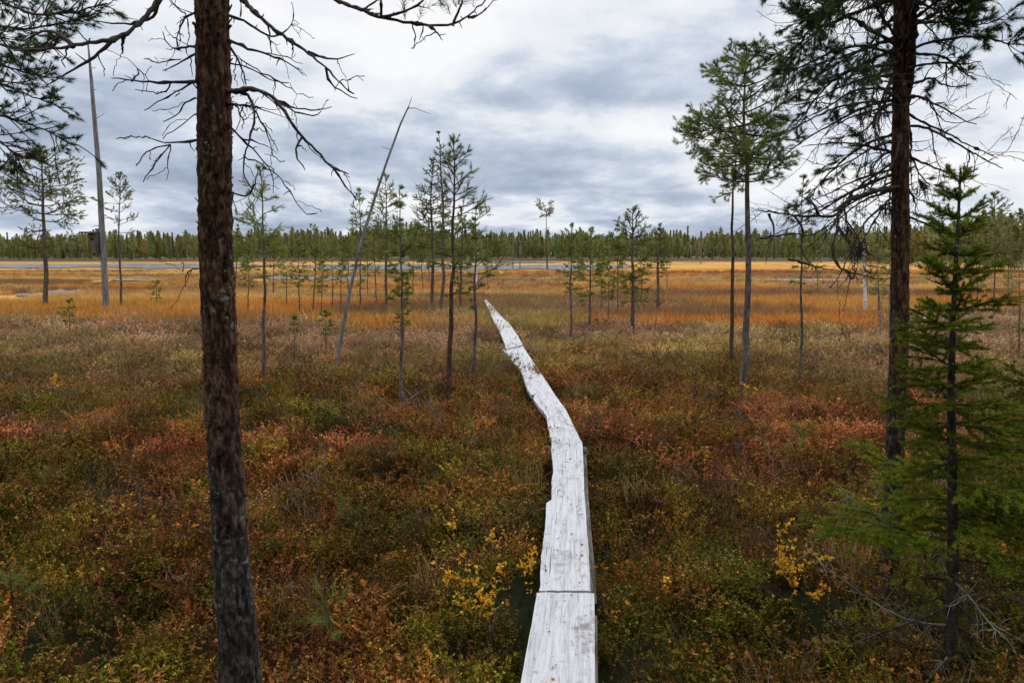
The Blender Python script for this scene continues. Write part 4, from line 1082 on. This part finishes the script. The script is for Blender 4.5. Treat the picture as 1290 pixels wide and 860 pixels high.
MP = [  # base px, top px, lowest foliage row, half width px, label, options
    (58, 387, 52, 187, 312, 52, 'broad olive-crowned bog pine beside the far-left border', dict(style='round', dens=.85, tr=8, needle='needle')),
    (152, 388, 150, 221, 305, 25, 'slender young pine just right of the snag with the nest box', dict(tr=4)),
    (333, 478, 331, 214, 330, 40, 'slim tall pine right of the thick left trunk, feathery to its tip', dict(tr=6, dens=1.0)),
    (295, 400, 302, 285, 372, 18, 'green young pine peeping out beside the thick left trunk', dict()),
    (505, 503, 503, 236, 345, 17, 'thin dark-green pine with a brush-like tip left of the centre group', dict(tr=6, dens=1.3, needle='needle_mid')),
    (565, 494, 571, 178, 345, 42, 'tallest dark pine of the centre group with a red-brown trunk', dict(tr=9, bark='bark_red', dens=1.1, needle='needle_mid')),
    (597, 476, 600, 262, 375, 24, 'thin pine at the end of the boardwalk with one long branch to the right', dict(tr=6, right=.7, needle='needle_mid')),
    (545, 388, 545, 205, 330, 26, 'dark pine with a leafy crown directly behind the tallest centre pine', dict(tr=6, needle='needle_mid', dens=1.2)),
    (556, 391, 553, 168, 300, 14, 'tall wispy pale-leaved tree rising behind the centre group', dict(tr=6, needle='needle_far', dens=.8)),
    (486, 387, 486, 222, 340, 24, 'slender pale-green pine between the leaning dead trunk and the centre group', dict(tr=5)),
    (453, 391, 452, 240, 350, 20, 'young light-green pine crossed by the leaning dead trunk', dict()),
    (581, 390, 582, 262, 340, 22, 'grey-stemmed young pine right behind the centre group', dict(tr=5)),
    (532, 366, 533, 268, 330, 18, 'small yellow-green pine in the sedge left of the centre group', dict()),
    (395, 397, 395, 285, 352, 18, 'spindly young pine in the orange patch, tallest of that knot', dict(dens=.8)),
    (378, 400, 377, 303, 352, 14, 'thin sapling pine left in the orange patch', dict(dens=.7)),
    (418, 394, 418, 305, 355, 15, 'light-green sapling pine left of the foot of the leaning trunk', dict(dens=.8)),
    (437, 385, 438, 300, 350, 15, 'yellowish small pine just right of the leaning trunk', dict(dens=.8)),
    (345, 372, 344, 296, 345, 16, 'small far pine right of the slim tall feathery pine', dict(dens=.8)),
    (718, 423, 720, 283, 352, 20, 'slim pine standing first to the right of the boardwalk end', dict(tr=4)),
    (743, 418, 745, 291, 372, 26, 'bushy light-green pine second to the right of the boardwalk end', dict(tr=4, dens=1.2)),
    (767, 407, 767, 338, 378, 14, 'shortest pine of the group right of the boardwalk end', dict()),
    (796, 420, 797, 263, 372, 30, 'tallest and fullest pine of the group right of the boardwalk end', dict(tr=7, dens=1.2)),
    (778, 398, 777, 285, 350, 16, 'pale pine half hidden left of the fullest pine of its group', dict(dens=.9)),
    (828, 392, 832, 285, 352, 17, 'grey-stemmed leaning pine at the right end of the group', dict(tr=6, dens=1.1)),
    (937, 490, 941, 60, 240, 72, 'tall dense-crowned pine right of the boardwalk with a long bare stem', dict(style='round', tr=12, dens=1.9, needle='needle_mid')),
    (921, 462, 926, 165, 245, 42, 'thinner reddish-stemmed pine hugging the tall dense-crowned pine', dict(style='round', tr=7, bark='bark_red', dens=1.0)),
    (1008, 476, 1012, 223, 372, 17, 'thin straight pine between the dense-crowned pine and the dark right trunk', dict(tr=5, dens=.9)),
    (1107, 400, 1105, 312, 372, 18, 'greyish young pine left behind the dark right trunk', dict(needle='needle_far')),
    (1122, 405, 1120, 318, 380, 16, 'small grey-green pine touching the dark right trunk', dict(needle='needle_far')),
    (1093, 375, 1082, 262, 330, 16, 'pale scrawny pine behind the drooping dead branch', dict(needle='needle_far', dens=.8)),
    (1252, 398, 1254, 246, 345, 24, 'pale tall pine showing right of the spruce tip', dict(needle='needle_far')),
    (1284, 442, 1284, 335, 395, 18, 'sparse young pine at the right border beyond the spruce', dict(needle='needle_far', dens=.8)),
    (1232, 392, 1230, 300, 365, 20, 'grey-green pine half hidden behind the spruce', dict(needle='needle_far')),
    (690, 338, 688, 263, 275, 15, 'lone tall flat-topped pine on the pool shore', dict(style='umbrella', tr=2.6, bark='bark_red', needle='needle_far', dens=1.0)),
    (86, 425, 87, 380, 412, 12, 'small sparse pine seedling in front of the broad olive-crowned pine', dict(dens=.7)),
    (198, 385, 197, 355, 376, 9, 'tiny pine sapling left of the thick trunk in the heath', dict()),
    (370, 455, 371, 400, 425, 9, 'small bare-stemmed pine sapling right of the slim tall pine', dict(dens=.6)),
    (410, 447, 410, 392, 420, 9, 'bright green-topped sapling at the foot of the leaning dead trunk', dict()),
    (505, 425, 508, 345, 415, 16, 'bushy low pine behind the thin dark-green pine', dict(dens=1.1)),
    (475, 385, 473, 285, 345, 13, 'narrow pale pine close behind the leaning dead trunk', dict(needle='needle_far', dens=.8)),
    (615, 368, 613, 310, 345, 10, 'small dark pine at the far end of the boardwalk', dict(needle='needle_far')),
    (312, 397, 313, 318, 365, 12, 'thin sapling in the orange patch nearest the thick left trunk', dict(dens=.6)),
    (362, 388, 361, 322, 360, 10, 'wispy sapling between two thin pines of the orange patch', dict(dens=.6)),
    (405, 402, 406, 330, 372, 11, 'short wispy sapling right of the tallest pine in the orange patch', dict(dens=.6)),
    (430, 400, 431, 320, 365, 12, 'thin sapling touching the leaning dead trunk from behind', dict(dens=.6)),
    (463, 372, 464, 292, 345, 12, 'pale sapling between two slender pines left of the centre group', dict(dens=.7, needle='needle_far')),
    (520, 372, 521, 300, 348, 12, 'pale-green sapling between the brush-tipped pine and the centre group', dict(dens=.7)),
    (540, 352, 541, 290, 330, 10, 'distant pale pine behind the centre group', dict(dens=.7, needle='needle_far')),
    (757, 395, 757, 322, 362, 10, 'thin stem between the bushy light-green pine and the shortest one', dict(dens=.5)),
    (808, 385, 809, 318, 360, 12, 'pale sapling right behind the fullest pine right of the boardwalk', dict(dens=.7, needle='needle_far')),
    (840, 362, 841, 312, 345, 8, 'tiny distant pine at the right end of the boardwalk group', dict(dens=.6, needle='needle_far')),
    (1030, 372, 1030, 318, 350, 9, 'thin grey sapling in the fen under the drooping dead branch', dict(dens=.5, needle='needle_far')),
    (1270, 372, 1269, 290, 345, 16, 'grey-green pine close to the right border behind the sparse one', dict(needle='needle_far')),
]
for i, (xb, yb, xt, yt, yc, hw, lab, kw) in enumerate(MP):
    mid_pine(xb, yb, xt, yt, yc, hw, lab, seed=i, **kw)


def seedling(px, py, h, label, seed, z=0.1):
    rg = np.random.default_rng(seed); b = P(px, py, z); b[2] = gz(b); root = thing('pine_sapling', label, 'sapling', b)
    pts, _ = crooked(rg, [0, 0, -.05], [0, 0, 1], h + .05, 6, .07); mb = MB(); mb.tube(pts, np.linspace(.006, .003, 7), 5); mb.build('stem', M['bark_red'], root)
    mb = MB(); o = dict(seg=.06, crook=.1, up=.10, rmin=.0015, sh=.07, lev=0, sub=0, bare=0, ratio=.4, tips=[(pts[-1], np.array([0, 0, 1.]), .10)], nn=60, nl=.05, w=.0024, a0=20, a1=60)
    for z_ in np.linspace(.45, .92, 3):
        for q in range(4):
            a = rg.uniform(0, 6.28); c = pts[-1] * z_ + [0, 0, -.0]; live_branch(mb, rg, c, [math.cos(a), math.sin(a), .5], rg.uniform(.08, .16), .003, o)
    finish_needles(mb, rg, o); mb.build('foliage', [M['bark_red'], M['needle']], root)


seedling(1012, 575, .32, 'little green pine seedling in the red heath right of the boardwalk', 71)
seedling(424, 775, .36, 'bright green pine seedling in the dark heath right of the left trunk', 72)
seedling(15, 745, .25, 'green pine seedling in the dark corner at the far left', 73)
seedling(440, 640, .22, 'small green seedling in the russet heath left of the yellow birch shoots', 74)
seedling(585, 560, .30, 'low green seedling left of the boardwalk bend', 75)

# ------------------------------------------------------------------ dead snag with nest box, leaning dead trunk, stakes
rg = np.random.default_rng(88)
bN = P(134, 390, .1); dN = bN[1]; bN[2] = gz(bN)
snag = thing('dead_tree', 'tall bare grey dead trunk carrying a nest box, at the left', 'dead tree', bN)
sp = np.array([PD(a, b, dN) for a, b in [(134, 396), (132, 350), (129, 300), (125, 220), (119, 150), (115, 100), (111, 56)]]) - bN; sp[0, 2] = -.1
trunk_mesh(sp, np.array([7.8, 7.2, 6.7, 6.0, 4.8, 3.7, 1.8]) / 2 / FPX * dN, 14, .03, .1, 5, 90).build('trunk', M['deadwood'], snag)
for i in range(16):
    f = rg.uniform(.2, 1.0); k = f * 6; j = min(5, int(k)); c = sp[j] * (1 - k + j) + sp[j + 1] * (k - j); a = rg.uniform(0, 6.28); mb = MB()
    L_ = rg.uniform(.06, .18) if i > 2 else .4
    p2, _ = crooked(rg, c, [math.cos(a), math.sin(a), .2], L_, 4, .2); mb.tube(p2, np.linspace(.016, .006, 5), 5); mb.build('branch_stub', M['deadwood'], snag)
# nest box
nb = PD(119.5, 305, dN - .10)
ps = dN / FPX
box = thing('nest_box', 'grey wooden nest box with a wide flat lid on the dead trunk', 'nest box', nb)
def frustum(mb, w0, d0, w1, d1, z0, z1, mat=0):
    v = [[-w0, -d0, z0], [w0, -d0, z0], [w0, d0, z0], [-w0, d0, z0], [-w1, -d1, z1], [w1, -d1, z1], [w1, d1, z1], [-w1, d1, z1]]
    mb.add(v, [[0, 3, 2, 1], [4, 5, 6, 7], [0, 1, 5, 4], [1, 2, 6, 5], [2, 3, 7, 6], [3, 0, 4, 7]], mat)
mb = MB(); frustum(mb, 3.4 * ps, .12, 5.0 * ps, .15, -13 * ps, 10.5 * ps)
mb.build('body', M['bark'], box, False)
mb = MB(); frustum(mb, 9.5 * ps, .24, 9.5 * ps, .24, 10.8 * ps, 12.6 * ps); mb.v[0][:, 0] -= 4 * ps; tag(mb.build('roof', M['stringer'], box, False), 'dark flat lid wider than the box')
mb = MB(); mb.tube([[0, -.138, 4 * ps], [0, -.150, 4 * ps]], [.055, .055], 16); mb.build('entrance_hole', M['lichen'], box)
mb = MB(); mb.box([0, .17, 0], [.10, .05, 34 * ps]); mb.build('mounting_batten', M['deadwood'], box, False)

bD = P(425, 460, .1); dD = bD[1]; bD[2] = gz(bD)
lean = thing('dead_tree', 'bare grey dead trunk leaning right in front of the pines, tip bent over', 'dead tree', bD)
sp = np.array([PD(a, b, dD) for a, b in [(423, 472), (427, 440), (441, 364), (456.5, 300), (474, 243), (487.5, 203), (505, 155), (515, 134)]]) - bD; sp[0, 2] = -.12
trunk_mesh(sp, np.array([5.4, 4.9, 4.4, 3.9, 3.3, 2.7, 2.2, 1.6]) / 2 / FPX * dD, 10, .025, .1, 8, 60).build('trunk', M['deadwood'], lean)
for pl in ([(514, 137), (517, 128), (519, 122)], [(513, 137), (522, 136), (532, 140), (543, 144)], [(493, 189), (487, 187), (481, 185)], [(473.5, 245), (467, 243), (463, 240)], [(450.5, 325), (455, 318), (459, 314)], [(433, 405), (428, 398), (425, 396)]):
    mb = MB(); q = px_line(pl, [dD, dD - .05]) - bD; mb.tube(q, np.linspace(.007, .003, len(q)), 4); mb.build('branch_stub', M['deadwood'], lean)


def snag_pole(px, py, tx, ty, w, matn, label, name='dead_tree', cat='dead tree', zb=.1, twigs=6, group=None):
    b = P(px, py, zb); d = b[1]; b[2] = gz(b); tp_ = PD(tx, ty, d) - b; root = thing(name, label, cat, b, group)
    n = 8; f = np.linspace(0, 1, n)[:, None]; pts = tp_ * f + rg.normal(0, .004, (n, 3)) * [tp_[2], tp_[2], 0]; pts[0] = [0, 0, -.1]
    mb = MB(); mb.tube(pts, w / 2 / FPX * d * np.linspace(1, .45, n), 8); mb.build('trunk', M[matn], root)
    if twigs:
        mb = MB()
        for i in range(twigs):
            j = rg.integers(2, n); p2, _ = crooked(rg, pts[j], [rg.normal(), rg.normal(), .5], tp_[2] * rg.uniform(.05, .14), 4, .2); mb.tube(p2, np.linspace(w * .2, w * .1, 5) / FPX * d, 4)
        mb.build('branches', M[matn], root)
    return root


snag_pole(1091, 392, 1088, 312, 5, 'birch', 'white birch stem standing bare in the bog behind the drooping branch', twigs=5)
o_ = P(1163, 416, .1); o_[2] = gz(o_)
st_ = thing('marker_stake', 'short white stake in the heath between the dark right trunk and the spruce', 'stake', o_)
mb = MB(); hs = PD(1163, 400, o_[1])[2] - o_[2]; mb.tube([[0, 0, -.1], [.01, 0, hs * .6], [.015, 0, hs]], [.035, .034, .03], 10); mb.build('post', M['birch'], st_)
snag_pole(600, 362, 600, 320, 3.6, 'birch', 'short white birch stem at the far end of the boardwalk', twigs=3)
snag_pole(655, 336, 655, 292, 1.6, 'deadwood', 'thin grey dead stem on the far pool shore, left of its twin', twigs=4)
snag_pole(646, 336, 647, 288, 1.4, 'deadwood', 'thinnest grey dead stem on the far pool shore', twigs=3)
snag_pole(768, 330, 768, 290, 1.6, 'deadwood', 'grey dead stem on the shore behind the bushy light-green pine', twigs=3)
snag_pole(883, 332, 883, 300, 1.4, 'deadwood', 'lone grey dead stem at the fen edge left of the dense-crowned pine', twigs=5)
snag_pole(1110, 425, 1108, 372, 3.0, 'greytwig', 'grey dead sapling left at the foot of the dark right trunk', twigs=10)
snag_pole(1120, 420, 1121, 366, 2.6, 'greytwig', 'grey twiggy dead sapling against the dark right trunk', twigs=10)

# dead grey shrub left of the boardwalk
bT = P(500, 540, .1); dT = bT[1]; bT[2] = gz(bT)
root = thing('dead_shrub', 'bleached dead shrub with forked bare branches left of the boardwalk', 'dead shrub', bT)
for pl in ([(510, 560), (506, 520), (512, 505), (532, 492), (534, 480), (528, 470)], [(508, 525), (495, 515), (478, 500), (468, 490)], [(512, 505), (505, 490), (503, 470)], [(520, 500), (512, 492), (506, 486)]):
    mb = MB(); dead_branch(mb, rg, px_line(pl, [dT, dT - .1]) - bT, .007, .0025, .8, lev=1, tl=(.04, .16)); mb.build('branch', M['greytwig'], root)
bT = P(555, 545, .1); dT = bT[1]; bT[2] = gz(bT)
root = thing('dead_shrub', 'small grey forked twig standing in the heath below the tallest centre pine', 'dead shrub', bT)
for pl in ([(556, 555), (552, 535), (545, 520), (541, 500)], [(552, 535), (556, 515), (558, 505)]):
    mb = MB(); dead_branch(mb, rg, px_line(pl, [dT, dT]) - bT, .006, .002, .6, lev=1, tl=(.04, .12)); mb.build('branch', M['greytwig'], root)


# ------------------------------------------------------------------ yellow birch shoots
def birch_shoot(px, py, top, n, label, seed, sp=.05, leaf=.025):
    rg = np.random.default_rng(seed); b = P(px, py, .08); d = b[1]; b[2] = gz(b)
    root = thing('birch_shoot', label, 'birch shoot', b); h = PD(px, top, d)[2] - b[2]
    ms = MB(); ml = MB()
    for i in range(n):
        p, _ = crooked(rg, [rg.normal(0, .02), rg.normal(0, .02), -.05], [rg.normal(0, sp * 4), rg.normal(0, sp * 4), 1], (h + .05) * rg.uniform(.7, 1.05), 8, .09, .02)
        ms.tube(p, np.linspace(.0032, .0012, 9), 4)
        lines = [p[3:]]
        for q in range(4):
            j = rg.integers(3, 8); p2, _ = crooked(rg, p[j], [rg.normal(), rg.normal(), 1.0], rg.uniform(.05, .12), 4, .15); ms.tube(p2, np.linspace(.0016, .0009, 5), 3); lines.append(p2)
        for ln in lines:
            k = rg.integers(7, 14)
            for q in range(k):
                f = rg.uniform(0, len(ln) - 1.001); j = int(f); c = ln[j] * (1 - f + j) + ln[j + 1] * (f - j); D = nrm(rg.normal(size=3) + [0, 0, -.1]); S = perp(D, rg); L_ = leaf * rg.uniform(.6, 1.2); fold = np.cross(D, S) * L_ * .12
                c = c + D * .004
                ml.add([c, c + D * L_ * .3 + S * L_ * .42 + fold, c + D * L_, c + D * L_ * .3 - S * L_ * .42 + fold, c + D * L_ * .55 - fold * .4], [[0, 1, 4], [1, 2, 4], [2, 3, 4], [3, 0, 4]], 0, rg.uniform())
    ms.build('stems', M['deadtwig'], root); ml.build('leaves', M['yellow_leaf'], root, False)


BS = [(586, 735, 632, 1, 'thin upright yellow birch shoot, leftmost of those beside the boardwalk', .02), (612, 740, 658, 2, 'fuller yellow birch shoot in the middle of those left of the boardwalk', .05),
      (643, 715, 632, 2, 'tall airy yellow birch shoot nearest behind the notched board edge', .05), (626, 752, 700, 1, 'low yellow birch shoot below the others left of the boardwalk', .06),
      (672, 735, 668, 1, 'yellow-green birch shoot leaning over the edge of the notched board', .08), (588, 760, 715, 1, 'smallest yellow shoot low in the heath left of the boardwalk', .05),
      (985, 735, 640, 3, 'tallest yellow birch shoot left of the spruce', .06), (1006, 745, 690, 3, 'spreading yellow birch shoot in front of the tallest one by the spruce', .09),
      (1040, 725, 672, 2, 'yellow birch shoot close to the green spruce bough', .06), (1086, 668, 625, 2, 'yellow birch shoot beside the foot of the dark right trunk', .08),
      (1155, 655, 628, 2, 'small yellow shoot between the dark right trunk and the spruce', .08), (62, 500, 455, 2, 'yellow shoot in the brown heath at the far left', .06),
      (815, 745, 708, 1, 'small yellow sprig right of the boardwalk seam', .06), (945, 505, 478, 2, 'orange-yellow sprigs at the foot of the dense-crowned pine', .10)]
for i, (px, py, tp_, n, lab, sp2) in enumerate(BS): birch_shoot(px, py, tp_, n, lab, 300 + i, sp2)

# ------------------------------------------------------------------ forest on the far side
def far_tree_mesh(rg, Ht, kind):
    """crown and trunk meshes of one distant tree"""
    mt = MB(); mt.tube([[0, 0, -.2], [rg.normal(0, .05), 0, Ht * .5], [0, 0, Ht * .97]], [.11, .08, .02], 5)
    mb = MB(); n = {'pine': 230, 'fir': 330, 'birch': 200}[kind]
    z0 = {'pine': .42, 'fir': .12, 'birch': .3}[kind]; R = Ht * {'pine': .13, 'fir': .12, 'birch': .12}[kind]
    f = rg.uniform(0, 1, n) ** (1.0 if kind == 'pine' else 1.25)
    z = (z0 + (1 - z0) * (1 - (1 - f) * 1.0)) * Ht if kind == 'pine' else (z0 + (1 - z0) * f) * Ht
    s = (z / Ht - z0) / (1 - z0)
    prof = {'pine': np.clip(np.sin(math.pi * (0.12 + .86 * s)) ** .7, .1, 1), 'fir': np.clip(1.02 - s, .03, 1), 'birch': np.clip(np.sin(math.pi * (.08 + .88 * s)) ** .8, .1, 1)}[kind]
    a = rg.uniform(0, 6.28, n); r = R * prof * rg.uniform(.25, 1.1, n); lump = 1 + .35 * np.sin(a * 2 + z * 1.7 + rg.uniform(0, 6))
    Pp = np.stack([r * lump * np.cos(a), r * lump * np.sin(a), z], 1)
    D = np.stack([np.cos(a), np.sin(a), np.full(n, .25 if kind != 'fir' else -.05)], 1)
    tufts(mb, Pp, D, .3, 9, .34, .13, 0, rg, 10, 75)
    return mt, mb


rg = np.random.default_rng(99)
PROTO = []
for kind, k in (('pine', 5), ('fir', 4), ('birch', 1)):
    for i in range(k):
        Ht = 8.0; mt, mb = far_tree_mesh(rg, Ht, kind)
        PROTO.append((kind, mt.mesh('trunk', M['greytwig']), mb.mesh('crown', {'pine': M['needle_far'], 'fir': M['needle_fir'], 'birch': M['yellow_far']}[kind], False)))
FLAB = {'pine': ('pine_tree', 'grey-green pine in the front row of the distant forest edge'), 'fir': ('spruce_tree', 'dark pointed conifer in the front row of the distant forest edge'), 'birch': ('birch_tree', 'yellow autumn birch in the front row of the distant forest edge')}
def edge_y(px):
    """distance of the forest edge seen under a picture column"""
    return np.interp(px, [-200, 200, 500, 900, 1060, 1120, 1250, 1500], [230, 205, 215, 225, 200, 120, 75, 70])
for i in range(250):
    px = -60 + 1410 * (i + rg.uniform(0, 1)) / 250; y = edge_y(px) * rg.uniform(.97, 1.16)
    k = rg.choice([0, 1, 2, 3, 4, 5, 6, 7, 8, 9], p=[.14, .14, .14, .14, .14, .065, .065, .065, .055, .05]); kind, mt, mc = PROTO[k]
    nm, lab = FLAB[kind]
    root = thing(nm, lab, 'tree', ((px - 645) / FPX * y, y, 0), {'pine': 'pines along the distant forest edge', 'fir': 'pointed conifers along the distant forest edge', 'birch': 'yellow birches along the distant forest edge'}[kind])
    s = rg.uniform(.55, 1.05) * (.72 if y < 150 else 1.0)
    for nm2, me in (('trunk', mt), ('crown', mc)):
        o = bpy.data.objects.new(nm2, me); COL.objects.link(o); o.parent = root
    root.scale = (s, s, s * rg.uniform(.9, 1.15)); root.rotation_euler.z = rg.uniform(0, 6.28)

FOR = bpy.data.collections.new('forest_kinds')
for i, (kind, mt, mc) in enumerate(PROTO):
    mb = MB()
    o = bpy.data.objects.new('forest_tree.%03d' % i, mc); FOR.objects.link(o)
g2 = GN.copy(); g2.name = 'scatter_forest'
for nd in g2.nodes:
    if nd.bl_idname == 'GeometryNodeCollectionInfo': nd.inputs[0].default_value = FOR
n = 5200; px = RNG.uniform(-260, 1560, n); dd = edge_y(px) * 1.12 + np.where(np.arange(n) < 3600, RNG.uniform(0, 1, n) ** 1.3 * 190, RNG.uniform(150, 200, n))
p = np.stack([(px - 645) / FPX * dd, dd, np.zeros(n)], 1)
idx = RNG.choice(np.arange(10), n, p=[.11, .11, .11, .11, .11, .10, .10, .10, .10, .05]).astype(np.int32)
idx[3600:] = RNG.integers(5, 9, 1600)
# unseen trees added behind the viewpoint to shade the foreground
nb_ = 90; q = np.stack([RNG.uniform(-26, 26, nb_), RNG.uniform(-26, -3.5, nb_), np.zeros(nb_)], 1)
p = np.concatenate([p, q]); dd = np.concatenate([dd, np.full(nb_, 260.0)]); px = np.concatenate([px, np.full(nb_, 600.0)]); idx = np.concatenate([idx, RNG.integers(0, 9, nb_).astype(np.int32)]); n += nb_
me = bpy.data.meshes.new('forest'); me.vertices.add(n); me.vertices.foreach_set('co', p.astype(np.float32).ravel())
s = RNG.uniform(.75, 1.45, n) * (0.85 + .30 * sstep(0, 150, dd - edge_y(px))) * np.where(px > 1080, .8, 1.0) * np.where(px < 120, .85, 1.0) * (1 + .30 * np.exp(-((px - 500) / 60) ** 2)) * (.80 + .40 * fbm(px / 45.0, dd / 60.0, 5, 3))
a = me.attributes.new('idx', 'INT', 'POINT'); a.data.foreach_set('value', idx)
a = me.attributes.new('rot', 'FLOAT_VECTOR', 'POINT'); a.data.foreach_set('vector', np.stack([np.zeros(n), np.zeros(n), RNG.uniform(0, 6.28, n)], 1).astype(np.float32).ravel())
a = me.attributes.new('scl', 'FLOAT_VECTOR', 'POINT'); a.data.foreach_set('vector', np.stack([s, s, s * RNG.uniform(.9, 1.15, n)], 1).astype(np.float32).ravel())
o = bpy.data.objects.new('far_forest', me); COL.objects.link(o); md = o.modifiers.new('scatter', 'NODES'); md.node_group = g2
tag(o, 'mass of conifers behind the far edge of the bog, plus unseen shade trees added behind the viewpoint', 'forest', kind='stuff')
